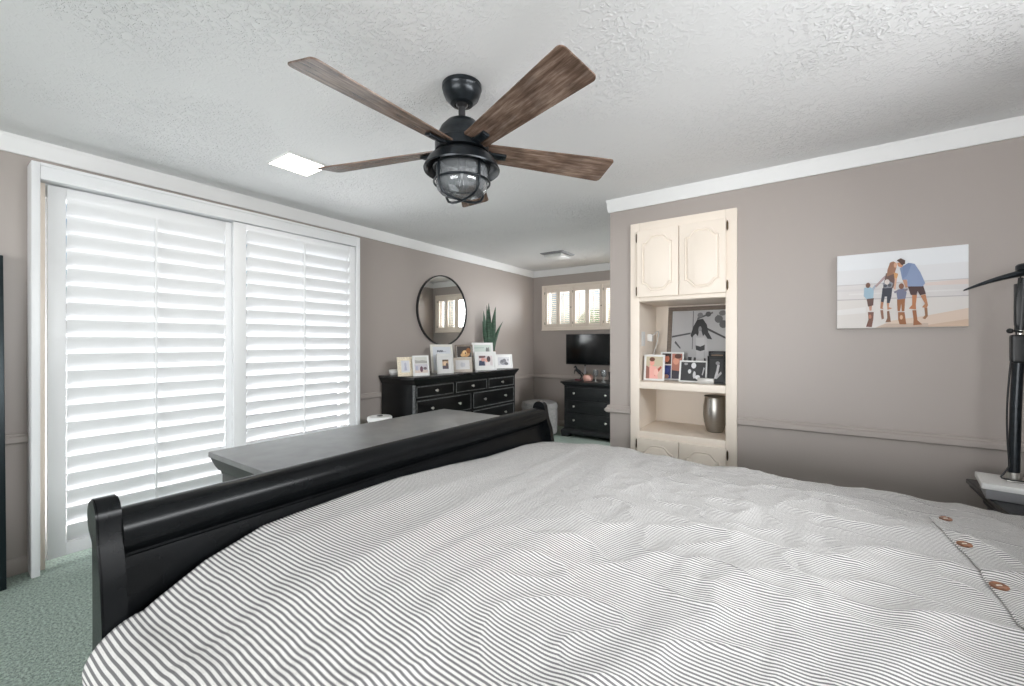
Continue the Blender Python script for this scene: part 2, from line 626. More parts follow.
# ---------------------------------------------------------------- outside
struct(MB().box((-9, -6, -0.3), (XL - T, 12, -0.13)).build('ground', M_stone, smooth=0))
struct(MB().box((XL - T, YF + T, -0.3), (4, 12, -0.13)).build('ground_yard', M_stone, smooth=0))
fw = tag(MB().box((-8.2, -5, -0.13), (-8.0, 11, 1.9)).build('garden_wall', M_fence, smooth=0),
         'pale rendered garden wall seen through slits of white shutters', 'wall')
hd = MB()
for i in range(46):
    x = -4.0 + random.random() * 4.2
    hd.ball((x, 8.6 + random.random() * 0.8, 0.2 + random.random() * 1.9), (0.42, 0.4, 0.36), 10)
hd = hd.build('hedge_foliage', M_hedge)
hd['kind'] = 'stuff'
tag(hd, 'green hedge foliage outside the small cream shutter window', 'hedge')

# ---------------------------------------------------------------- sliding glass door behind the shutters
m = MB()
for y0, y1, x in ((DY0, 1.44, -3.70), (1.40, DY1, -3.66)):
    m.box((x - 0.02, y0, 0.0), (x + 0.02, y0 + 0.05, DZ1), 0.003).box((x - 0.02, y1 - 0.05, 0.0), (x + 0.02, y1, DZ1), 0.003)
    m.box((x - 0.02, y0 + 0.05, 0.0), (x + 0.02, y1 - 0.05, 0.08), 0.003).box((x - 0.02, y0 + 0.05, DZ1 - 0.06), (x + 0.02, y1 - 0.05, DZ1), 0.003)
door = struct(m.build('door_1', M_alum))
MB().box((-3.703, DY0 + 0.05, 0.08), (-3.699, 1.39, DZ1 - 0.06)).build('pane', M_pane, door, 0)
MB().box((-3.663, 1.45, 0.08), (-3.659, DY1 - 0.05, DZ1 - 0.06)).build('pane', M_pane, door, 0)

# shutter surround: two posts and a header
m = MB()
m.box((XL, 0.385, 0), (-3.46, 0.418, 2.286), 0.003)
m.box((XL, 2.418, 0), (-3.46, 2.452, 2.286), 0.003)
m.box((XL, 0.418, 2.196), (-3.462, 2.418, 2.284), 0.003)
m.box((XL, 0.418, 2.268), (-3.455, 2.418, 2.286), 0.003)
m.box((XL, 0.447, 2.12), (-3.556, 2.418, 2.2), 0.002)  # strip added to block daylight above the left shutter panel
fr = struct(m.build('trim_12', M_shut))
MB().box((XL, 0.418, 0), (-3.545, 0.447, 2.196), 0.002).build('jamb', M_cream, fr)


def louver_loop(x, y, z, width, thick, ang, n=12):
    c, s = math.cos(ang), math.sin(ang)
    L = []
    for k in range(n):
        a = 2 * PI * k / n
        u, v = math.cos(a) * width / 2, math.sin(a) * thick / 2
        L.append((x + u * c - v * s, y, z + u * s + v * c))
    return L


def shutter_panel(label, x, y0, y1, sl, sr, z0, z1, lz0, lz1, nl, angs, rodx):
    t = thing('shutter_panel', label, 'shutter', (x, (y0 + y1) / 2, 0))
    ym = (y0 + y1) / 2
    a, b = y0 - ym, y1 - ym
    MB().box((-0.016, a, z0), (0.016, a + sl, z1), 0.003).build('stile', M_shut, t)
    MB().box((-0.016, b - sr, z0), (0.016, b, z1), 0.003).build('stile', M_shut, t)
    MB().box((-0.015, a + sl, z0), (0.015, b - sr, lz0), 0.003).build('bottom_rail', M_shut, t)
    MB().box((-0.015, a + sl, lz1), (0.015, b - sr, z1), 0.003).build('top_rail', M_shut, t)
    p = (lz1 - lz0) / nl
    m = MB()
    for k in range(nl):
        zc = lz0 + p * (k + 0.5)
        ang = math.radians(angs + random.uniform(-1.2, 1.2))
        L = louver_loop(0, a + sl + 0.004, zc, 0.114, 0.011, ang)
        m.prism(L, (0, b - sr - a - sl - 0.008, 0))
    m.build('louver_bank', M_shut, t, smooth=50)
    ry = (a + sl + b - sr) / 2
    m = MB().box((rodx, ry - 0.006, lz0 + 0.05), (rodx + 0.012, ry + 0.006, lz1 - 0.02), 0.002)
    m.build('tilt_rod', M_shut, t)
    return t


shutter_panel('white plantation shutter panel in the recessed track beside left post, closed louvers', -3.535, 0.452, 1.405, 0.073, 0.062, 0.055, 2.185, 0.125, 2.12, 20, 69, 0.03)
shutter_panel('white plantation shutter panel nearest the dresser, louvers slightly open', -3.492, 1.383, 2.408, 0.085, 0.062, 0.055, 2.19, 0.125, 2.145, 20, 62, 0.035)

# ---------------------------------------------------------------- alcove window with cream shutters
m = MB()
for z in (BZ0, BZ1 - 0.04):
    m.box((BX0, YF + 0.07, z), (BX1, YF + 0.12, z + 0.04), 0.003)
for x in (BX0, (BX0 + BX1) / 2 - 0.02, BX1 - 0.04):
    m.box((x, YF + 0.07, BZ0), (x + 0.04, YF + 0.12, BZ1), 0.003)
win = struct(m.build('window_1', M_white))
MB().box((BX0 + 0.04, YF + 0.095, BZ0 + 0.04), (BX1 - 0.04, YF + 0.1, BZ1 - 0.04)).build('pane', M_pane, win, 0)
m = frame_boxes(MB(), -3.425, -1.375, 1.488, 2.192, YF - 0.03, YF, 0.046)
m.box((-3.43, YF - 0.036, 1.482), (-1.37, YF, 1.5), 0.003)
struct(m.build('trim_13', M_cream))
desc = ['leftmost of the four cream shutter panels on the alcove window', 'second from left of the four cream alcove shutter panels',
        'third from left of the four cream alcove shutter panels', 'rightmost cream alcove shutter panel behind the wall corner']
px0, pw = -3.378, 0.489
for i in range(4):
    t = thing('cafe_shutter', desc[i], 'shutter', (px0 + pw * (i + 0.5), YF - 0.016, 1.534))
    h = 0.612
    A, B = -pw / 2 + 0.002, pw / 2 - 0.002
    ci = 0.032
    for x0, x1 in ((A, A + 0.048), (-ci, ci), (B - 0.048, B)):
        MB().box((x0, -0.011, 0), (x1, 0.011, h), 0.002).build('stile', M_cream, t)
    for z0, z1 in ((0, 0.05), (h - 0.072, h)):
        MB().box((A + 0.048, -0.0105, z0), (B - 0.048, 0.0105, z1), 0.002).build('rail', M_cream, t)
    for x0, x1 in ((A + 0.048, -ci), (ci, B - 0.048)):
        m = MB()
        for k in range(16):
            zc = 0.05 + (h - 0.122) * (k + 0.5) / 16
            L = [(x0 + 0.002, q[0], q[2]) for q in louver_loop(0, 0, zc, 0.034, 0.006, math.radians(-14 if i != 2 or x0 > 0 else -34), 8)]
            m.prism(L, (x1 - x0 - 0.004, 0, 0))
        m.build('louver_bank', M_cream, t, smooth=50)
        MB().box(((x0 + x1) / 2 - 0.004, -0.03, 0.07), ((x0 + x1) / 2 + 0.004, -0.022, h - 0.09), 0.001).build('tilt_rod', M_cream, t)
    for z in (0.06, h - 0.075):
        MB().tube([((A + 0.006 if i < 3 else B - 0.006), -0.014, z - 0.018), ((A + 0.006 if i < 3 else B - 0.006), -0.014, z + 0.018)], 0.004, 8).build('hinge', M_bronze, t)
    if i < 2:
        MB().ball((B - 0.02, -0.018, 0.3), (0.009, 0.009, 0.009), 10).build('knob', M_bronze, t)

# ================================================================= BUILT-IN CABINET
cab = thing('built_in_cabinet', 'cream built-in cabinet with arched doors and two open shelves', 'cabinet', (-0.745, YR, 0))
hw = 0.37
xi = 0.300            # half inner width
m = MB()              # face frame
yf0, yf1 = -0.022, 0.006
m.box((-hw, yf0, 0.0), (-xi, yf1, 2.213), 0.003).box((xi, yf0, 0.0), (hw, yf1, 2.213), 0.003)
m.box((-xi, yf0, 2.13), (xi, yf1, 2.213), 0.003)
m.box((-xi, yf0, 1.607), (xi, yf1, 1.66), 0.003)
m.box((-xi, yf0, 0.937), (xi, yf1, 0.990), 0.003)
m.box((-xi, yf0, 0.545), (xi, yf1, 0.61), 0.003)
m.box((-xi, yf0, 0.0), (xi, yf1, 0.12), 0.003)
for za, zb in ((1.63, 2.15), (0.05, 0.56)):
    m.box((-0.02, yf0 + 0.001, za), (0.012, yf1, zb))
m.build('face_frame', M_cream, cab)
m = MB()
m.box((-0.345, yf1, 0.02), (-xi - 0.02, 0.5, 2.18)).box((xi + 0.02, yf1, 0.02), (0.345, 0.5, 2.18)).box((-0.345, 0.5, 0.02), (0.345, 0.512, 2.18))
m.box((-xi - 0.02, yf1, 1.605), (xi + 0.02, 0.5, 1.625)).box((-xi - 0.02, yf1, 0.02), (xi + 0.02, 0.5, 0.04)).box((-xi - 0.02, yf1, 2.16), (xi + 0.02, 0.5, 2.18))
m.build('carcass', M_cream, cab, 0)
MB().box((-xi - 0.02, yf1, 0.967), (xi + 0.02, 0.5, 0.990)).build('upper_shelf', M_cream, cab, 0)
MB().box((-xi - 0.02, yf1, 0.587), (xi + 0.02, 0.5, 0.610)).build('lower_shelf', M_cream, cab, 0)


def arch(w, h, rise, both, n=22):
    hw_, sh = w / 2, w * 0.44
    top = []
    for k in range(n + 1):
        x = -hw_ + w * k / n
        q = min(1, max(0, (sh - abs(x)) / (sh * 0.55)))
        f = (q * q * (3 - 2 * q)) * 0.72 + 0.28 * max(0, 1 - (x / sh) ** 2)
        top.append((x, h / 2 - rise + rise * f))
    if both:
        return top + [(x, -y) for x, y in reversed(top)]
    return top + [(hw_, -h / 2), (-hw_, -h / 2)]


def cab_door(x0, x1, z0, z1, both, hinge_side):
    cx, cz = (x0 + x1) / 2, (z0 + z1) / 2
    w_, h_ = x1 - x0, z1 - z0
    d = MB().box((x0, -0.042, z0), (x1, -0.023, z1), 0.005, seg=3).build('door', M_cream, cab)
    pw_, ph_ = w_ * 0.72, h_ - 0.10
    o = [Vector((cx + x, -0.042, cz + z)) for x, z in arch(pw_, ph_, 0.05, both)]
    MB().tube(o, 0.006, 8, closed=True).build('panel_moulding', M_cream, d)
    loops = []
    for s, y in ((0.93, -0.0415), (0.90, -0.0455), (0.84, -0.049), (0.835, -0.0492)):
        loops.append([Vector((cx + x * s, y, cz + z * (1 - (1 - s) * pw_ / ph_))) for x, z in arch(pw_, ph_, 0.05, both)])
    MB().loft(loops).build('raised_panel', M_cream, d, 25)
    hx = x0 - 0.007 if hinge_side < 0 else x1 + 0.007
    for z in (z0 + 0.05, z1 - 0.05):
        if z < 0.2:
            continue
        m = MB().tube([(hx, -0.03, z - 0.026), (hx, -0.03, z + 0.026)], 0.005, 8)
        m.ball((hx, -0.03, z + 0.029), (0.004, 0.004, 0.006), 8).ball((hx, -0.03, z - 0.029), (0.004, 0.004, 0.006), 8)
        m.box((hx - 0.006, -0.026, z - 0.022), (hx + 0.006, -0.0225, z + 0.022))
        m.build('hinge', M_bronze, d)
    return d


cab_door(-0.313, -0.008, 1.637, 2.147, True, -1)
cab_door(-0.002, 0.305, 1.637, 2.147, True, 1)
cab_door(-0.313, -0.008, 0.10, 0.562, False, -1)
cab_door(-0.002, 0.305, 0.10, 0.562, False, 1)

# outlet plate and cord inside
t = thing('wall_outlet', 'white outlet plate on the left inner side of the cream cabinet', 'outlet', (-1.065, YR + 0.13, 1.32))
MB().box((0, -0.04, -0.058), (0.006, 0.04, 0.058), 0.003).build('cover_plate', M_whiteplastic, t)
MB().box((0.005, -0.018, 0.008), (0.009, 0.018, 0.042), 0.003).box((0.005, -0.018, -0.042), (0.009, 0.018, -0.008), 0.003).build('socket', M_whiteplastic, t)
pts = []
for k in range(25):
    f = k / 24
    pts.append((-1.04 + 0.03 * math.sin(f * 5), YR + 0.27 + 0.13 * math.sin(f * PI), 1.33 + 0.09 * math.sin(f * PI * 1.3) - 0.34 * f * f))
m = MB().tube(pts, 0.004, 8)
m.box((-1.07, YR + 0.25, 1.30), (-1.03, YR + 0.30, 1.36), 0.006)
tag(m.build('power_cord', M_whiteplastic), 'white plug and looping cord inside the cream cabinet', 'cord')


# ================================================================= PHOTO FRAMES
def blob(cx, cy, rx, ry, n=14):
    return [(cx + rx * math.cos(2 * PI * k / n), cy + ry * math.sin(2 * PI * k / n)) for k in range(n)]


def picture_mesh(polys, w, h, base, x0=0.0, z0=0.0, y=0.0):
    """flat print facing -Y; polys in 0..1 picture coordinates"""
    mats = [base]
    mb = MB().poly([(x0, y, z0), (x0 + w, y, z0), (x0 + w, y, z0 + h), (x0, y, z0 + h)], 0)
    for i, (pts, m_) in enumerate(polys):
        if m_ not in mats:
            mats.append(m_)
        yy = y - 0.00012 * (i + 1)
        P = [(x0 + min(1, max(0, u)) * w, yy, z0 + min(1, max(0, v)) * h) for u, v in pts]
        a = sum(P[k - 1][0] * P[k][2] - P[k][0] * P[k - 1][2] for k in range(len(P)))
        if a < 0:
            P.reverse()
        mb.poly(P, mats.index(m_))
    return mb, mats


def photo_frame(label, loc, rz, w, h, border, bmat, prints, lean=10, depth=0.014, matb=None, group=None, extra=None):
    """prints: list of (x0,z0,w,h, base, polys) in metres from the frame's lower-left corner"""
    t = thing('photo_frame', label, 'photo frame', loc, rz, group)
    L = Matrix.Rotation(math.radians(-lean), 4, 'X')
    lift = Matrix.Translation((0, 0, 0.0005)) @ L
    x0 = -w / 2
    m = MB()
    m.box((x0, -depth, 0), (x0 + border, 0, h), 0.0015).box((x0 + w - border, -depth, 0), (x0 + w, 0, h), 0.0015)
    m.box((x0 + border, -depth, 0), (x0 + w - border, 0, border), 0.0015).box((x0 + border, -depth, h - border), (x0 + w - border, 0, h), 0.0015)
    m.bm.transform(lift)
    m.build('border', bmat, t)
    m = MB().box((x0 + border * 0.6, -depth * 0.62, border * 0.6), (x0 + w - border * 0.6, -depth * 0.2, h - border * 0.6))
    m.bm.transform(lift)
    m.build('mat_board', matb or M_whiteplastic, t, 0)
    for (px, pz, pw_, ph_, base, polys) in prints:
        mb, mats = picture_mesh(polys, pw_, ph_, base, x0 + px, pz, -depth * 0.62 - 0.0006)
        mb.bm.transform(lift)
        mb.build('print', mats, t, 0)
    if lean > 3:
        # back strut
        top = lift @ Vector((0, 0, h * 0.62))
        m = MB()
        m.prism([(-0.018, top.y, top.z), (0.018, top.y, top.z), (0.024, top.y + h * 0.30, 0.0005), (-0.024, top.y + h * 0.30, 0.0005)], (0, 0.004, 0.0008))
        m.build('easel_back', M_blackplastic, t, 0)
    return t


K = ink
DZ = 0.957
R_ = math.radians
skin, skin2 = K(222, 176, 150), K(190, 140, 112)
FG = 'photo frames on the black dresser'
photo_frame('cream photo frame with ornate edge, nearest the white bowl', (-3.25, 2.825, DZ), R_(75), 0.165, 0.19, 0.035, mat('cream_enamel', rgb(238, 226, 204), 0.5, nscale=70, nvar=0.16),
            [(0.045, 0.045, 0.078, 0.11, K(226, 226, 232), [(blob(.5, .62, .16, .2), K(200, 200, 212)), ([(.3, .1), (.7, .1), (.6, .5), (.4, .5)], K(190, 190, 206))])], group=FG)
photo_frame('white two-photo frame overlapping the cream ornate frame', (-3.145, 2.935, DZ), R_(70), 0.172, 0.205, 0.016, M_whiteplastic,
            [(0.026, 0.125, 0.127, 0.066, K(214, 214, 208), [([(0, 0), (1, 0), (1, .35), (.6, .5), (.3, .4), (0, .55)], K(176, 176, 170))]),
             (0.02, 0.03, 0.139, 0.088, K(206, 202, 208), [([(0, 0), (1, 0), (1, .3), (0, .35)], K(220, 206, 196)), (blob(.5, .42, .12, .34), K(110, 78, 92)), (blob(.78, .5, .14, .16), K(120, 110, 112)), ([(.05, .3), (.25, .3), (.22, .8), (.08, .8)], K(182, 184, 202))])], group=FG)
photo_frame('tall white frame with script lettering under the round mirror', (-3.31, 3.41, DZ), R_(70), 0.271, 0.315, 0.024, mat('whitewash_frame', rgb(236, 234, 226), 0.5, nscale=40, nvar=0.05),
            [(0.03, 0.03, 0.211, 0.255, K(226, 230, 236), [([(.22 + .06 * k, .80 + .03 * (k % 2)), (.27 + .06 * k, .77), (.28 + .06 * k, .86 - .02 * (k % 3)), (.24 + .06 * k, .87)], K(54, 60, 84)) for k in range(6)] + [([(.55, .79), (.74, .79), (.74, .805), (.55, .805)], K(150, 154, 168)), ([(.30, .05), (.75, .05), (.75, .45), (.30, .45)], K(140, 120, 100))])],
            lean=9, matb=K(232, 234, 238), group=FG)
photo_frame('small white portrait frame standing in front of the tall lettered frame', (-3.17, 3.305, DZ), R_(68), 0.188, 0.215, 0.03, M_whiteplastic,
            [(0.062, 0.05, 0.07, 0.10, K(206, 178, 146), [([(0, 0), (1, 0), (1, .3), (0, .35)], K(98, 92, 104)), (blob(.45, .62, .3, .26), K(236, 208, 176)), (blob(.75, .35, .22, .3), K(110, 96, 96)), ([(0, .8), (1, .85), (1, 1), (0, 1)], K(110, 92, 76))])], lean=8, group=FG)
photo_frame('dark photo of a golden puppy in a wooden frame behind a beige frame', (-3.33, 3.80, DZ), R_(62), 0.225, 0.31, 0.02, mat('driftwood_frame', rgb(140, 128, 116), 0.6, nscale=40, nvar=0.3),
            [(0.024, 0.16, 0.177, 0.13, K(66, 58, 54), [(blob(.62, .34, .3, .32), K(206, 158, 104)), (blob(.55, .42, .15, .2), K(240, 206, 150)), (blob(.60, .36, .05, .09), K(80, 50, 36)), (blob(.82, .6, .16, .26), K(150, 96, 52)), (blob(.40, .2, .16, .16), K(226, 186, 130))]),
             (0.024, 0.024, 0.177, 0.13, K(190, 182, 172), [])], lean=8, group=FG)
photo_frame('low beige frame with a pale picture, in front of the puppy photo', (-3.17, 3.585, DZ), R_(62), 0.228, 0.165, 0.03, mat('beige_frame', rgb(206, 196, 184), 0.5, nscale=30, nvar=0.08),
            [(0.036, 0.036, 0.156, 0.093, K(228, 226, 226), [(blob(.45, .5, .12, .3), K(206, 206, 210)), (blob(.6, .5, .1, .26), K(210, 210, 216))])], lean=9, group=FG)
photo_frame('white frame with a sea-green photo, behind the couple photo', (-3.33, 4.155, DZ), R_(60), 0.284, 0.335, 0.022, M_whiteplastic,
            [(0.03, 0.17, 0.224, 0.135, K(206, 216, 208), [([(0, 0), (1, 0), (1, .3), (0, .4)], K(172, 190, 180)), (blob(.76, .45, .07, .34), K(120, 124, 122)), (blob(.86, .5, .05, .3), K(138, 140, 138)), ([(0, .7), (.6, .72), (.6, .77), (0, .75)], K(156, 176, 170))]),
             (0.03, 0.03, 0.224, 0.13, K(214, 218, 214), [])], lean=8, group=FG)
photo_frame('white frame with a photo of a couple, in front of the sea-green photo', (-3.17, 4.005, DZ), R_(60), 0.282, 0.226, 0.03, M_whiteplastic,
            [(0.05, 0.055, 0.182, 0.12, K(216, 206, 206), [([(0, 0), (.45, 0), (.42, .5), (.05, .52)], K(60, 70, 96)), (blob(.32, .62, .15, .2), K(216, 160, 150)), ([(.05, .75), (.5, .82), (.5, 1), (.05, 1)], K(110, 84, 84)), (blob(.6, .55, .15, .22), K(226, 178, 164)), (blob(.72, .66, .13, .3), K(76, 60, 64)), ([(.5, 0), (.85, 0), (.8, .32), (.55, .35)], K(232, 226, 226))])], lean=9, group=FG)
photo_frame('small white frame at the dresser end below the snake plant', (-3.2, 4.42, DZ), R_(60), 0.244, 0.182, 0.022, M_whiteplastic,
            [(0.04, 0.04, 0.164, 0.105, K(206, 206, 210), [(blob(.45, .4, .3, .36), K(120, 120, 128)), (blob(.36, .5, .12, .18), K(78, 78, 86)), (blob(.56, .62, .14, .2), K(92, 92, 100)), (blob(.7, .2, .18, .18), K(70, 70, 78)), (blob(.86, .66, .09, .12), K(168, 168, 172))])], lean=9, group=FG)

# cabinet frames (facing -Y)
SZ = 0.990
CG = 'photo frames on the cabinet shelf'
gm = lambda v: K(v, v, v + 2)
big_polys = [([(0, 0), (1, 0), (1, .24), (0, .3)], gm(64)), ([(.12, 0), (.34, 0), (.30, .34), (.06, .3)], gm(176)),
             ([(.37, .4), (.37, 1), (.385, 1), (.385, .4)], gm(118)),
             ([(0, .61), (.34, .66), (.34, .635), (0, .58)], gm(88)), ([(.62, .7), (.98, .54), (.98, .57), (.63, .73)], gm(70)),
             ([(.05, .5), (.16, .40), (.17, .42), (.07, .53)], gm(90)),
             ([(.45, .86), (.72, .95), (.72, .975), (.45, .89)], gm(100)), ([(.78, .9), (.97, .72), (.985, .74), (.8, .93)], gm(92)),
             (blob(.82, .86, .07, .06), gm(110)), (blob(.9, .78, .07, .06), gm(104)), (blob(.64, .94, .05, .04), gm(92)), (blob(.5, .93, .05, .04), gm(128)), (blob(.88, .95, .06, .04), gm(124)),
             # figure: legs and hips, body, arms, hair
             ([(.42, 0), (.62, 0), (.60, .14), (.585, .22), (.45, .22), (.43, .12)], gm(196)),
             ([(.445, .2), (.59, .2), (.58, .34), (.60, .46), (.595, .58), (.43, .58), (.43, .46), (.455, .34)], gm(206)),
             ([(.585, .58), (.62, .56), (.66, .3), (.70, .12), (.66, .10), (.61, .28), (.585, .44)], gm(200)),
             ([(.44, .58), (.41, .55), (.385, .36), (.36, .14), (.39, .12), (.42, .32), (.445, .44)], gm(190)),
             ([(.34, .62), (.39, .76), (.45, .86), (.55, .87), (.62, .78), (.65, .66), (.72, .55), (.64, .56), (.585, .63), (.56, .60), (.47, .60), (.43, .64), (.36, .58)], gm(50)),
             (blob(.505, .70, .03, .055), gm(150)), ([(.47, .60), (.49, .68), (.53, .68), (.56, .6)], gm(190)),
             ([(.435, .46), (.445, .39), (.52, .37), (.595, .39), (.595, .47), (.52, .44)], gm(58)),
             ([(.46, .06), (.61, .07), (.60, .15), (.45, .13)], gm(180))]
photo_frame('large black-and-white photo in a grey wood frame leaning at the back of the shelf', (-0.690, 3.60, SZ), 0, 0.50, 0.60, 0.034, mat('grey_wood_frame', rgb(120, 108, 98), 0.6, nscale=30, nvar=0.25, stretch=(1, 1, 6)),
            [(0.036, 0.036, 0.428, 0.528, gm(190), big_polys)], lean=9, depth=0.022, group=CG)
photo_frame('white frame with a pink family photo at left of the shelf', (-0.968, 3.35, SZ), R_(2), 0.158, 0.205, 0.014, M_whiteplastic,
            [(0.016, 0.016, 0.126, 0.173, K(214, 186, 168), [([(0, .5), (1, .6), (1, 1), (0, 1)], K(196, 186, 160)), (blob(.36, .72, .15, .14), K(232, 164, 150)), (blob(.36, .88, .17, .1), K(110, 70, 52)), ([(.2, 0), (.75, 0), (.6, .55), (.2, .6)], K(236, 176, 166)), ([(.55, .1), (.95, .5), (.9, .58), (.5, .3)], K(180, 84, 66)), ([(0, 0), (.22, 0), (.2, .5), (0, .6)], K(150, 104, 92)), (blob(.62, .3, .14, .16), K(240, 190, 178))])], lean=9, group=CG)
photo_frame('white collage frame with three small photos beside the pink photo', (-0.866, 3.475, SZ), R_(2), 0.176, 0.225, 0.01, M_whiteplastic,
            [(0.012, 0.128, 0.07, 0.085, K(84, 52, 44), [(blob(.5, .5, .3, .32), K(206, 122, 96)), ([(0, .7), (1, .8), (1, 1), (0, 1)], K(44, 30, 30))]),
             (0.012, 0.012, 0.07, 0.105, K(58, 70, 132), [(blob(.5, .6, .28, .2), K(72, 86, 160)), (blob(.5, .16, .3, .16), K(196, 150, 132))]),
             (0.088, 0.012, 0.076, 0.2, K(186, 120, 100), [([(0, 0), (1, 0), (1, .3), (0, .34)], K(52, 44, 62)), (blob(.4, .7, .3, .14), K(220, 156, 130)), (blob(.6, .9, .35, .1), K(90, 54, 44))])], lean=9, group=CG)
photo_frame('white frame with a dark black-and-white dancing photo at shelf centre', (-0.684, 3.355, SZ), R_(-3), 0.198, 0.165, 0.01, M_whiteplastic,
            [(0.012, 0.012, 0.174, 0.141, gm(62), [(blob(.52, .82, .1, .16), gm(226)), (blob(.36, .5, .07, .12), gm(214)), (blob(.56, .32, .06, .2), gm(206)), (blob(.7, .2, .1, .12), gm(224)), ([(.9, .3), (.97, .7), (.92, .75), (.86, .35)], gm(190)), (blob(.2, .9, .08, .07), gm(160))])], lean=12, group=CG)
photo_frame('small black frame with a silvery blurred photo at the right end', (-0.518, 3.325, SZ), R_(8), 0.118, 0.205, 0.013, M_blackplastic,
            [(0.016, 0.016, 0.086, 0.17, gm(52), [([(.3, .1), (.55, .15), (.75, .7), (.6, .85), (.5, .5)], gm(200)), ([(.5, .1), (.9, .35), (.85, .45), (.5, .25)], gm(176)), (blob(.6, .8, .16, .08), gm(150))])], lean=14, matb=M_blackplastic, group=CG)
photo_frame('black frame partly hidden behind the silvery blurred photo', (-0.535, 3.46, SZ), R_(4), 0.118, 0.235, 0.018, M_blackplastic,
            [(0.02, 0.02, 0.078, 0.19, gm(150), [([(0, .7), (1, .7), (1, 1), (0, 1)], K(120, 96, 72))])], lean=8, matb=M_blackplastic, group=CG)
t = thing('glass_block', 'clear block ornament below the dark dancing photo', 'ornament', (-0.585, 3.315, SZ))
MB().box((-0.055, -0.022, 0), (0.055, 0.022, 0.042), 0.004).build('block', mat('clear_acrylic', rgb(186, 184, 180), 0.15), t)

# steel vase on the lower shelf
t = thing('metal_vase', 'brushed steel barrel-shaped vase on the lower cabinet shelf', 'vase', (-0.558, 3.52, 0.610))
MB().lathe([(0, 0), (0.05, 0), (0.058, 0.006), (0.076, 0.07), (0.083, 0.13), (0.082, 0.19), (0.074, 0.245), (0.071, 0.262), (0.074, 0.268), (0.078, 0.27), (0.074, 0.272), (0.068, 0.268), (0.072, 0.24), (0.078, 0.18), (0.078, 0.13), (0.07, 0.07), (0.05, 0.012), (0, 0.01)], 36).build('body', M_steel, t)
MB().tube([(0.0735 * math.cos(2 * PI * k / 36), 0.0735 * math.sin(2 * PI * k / 36), 0.271) for k in range(36)], 0.0035, 8, closed=True).build('rim', M_steel, t)

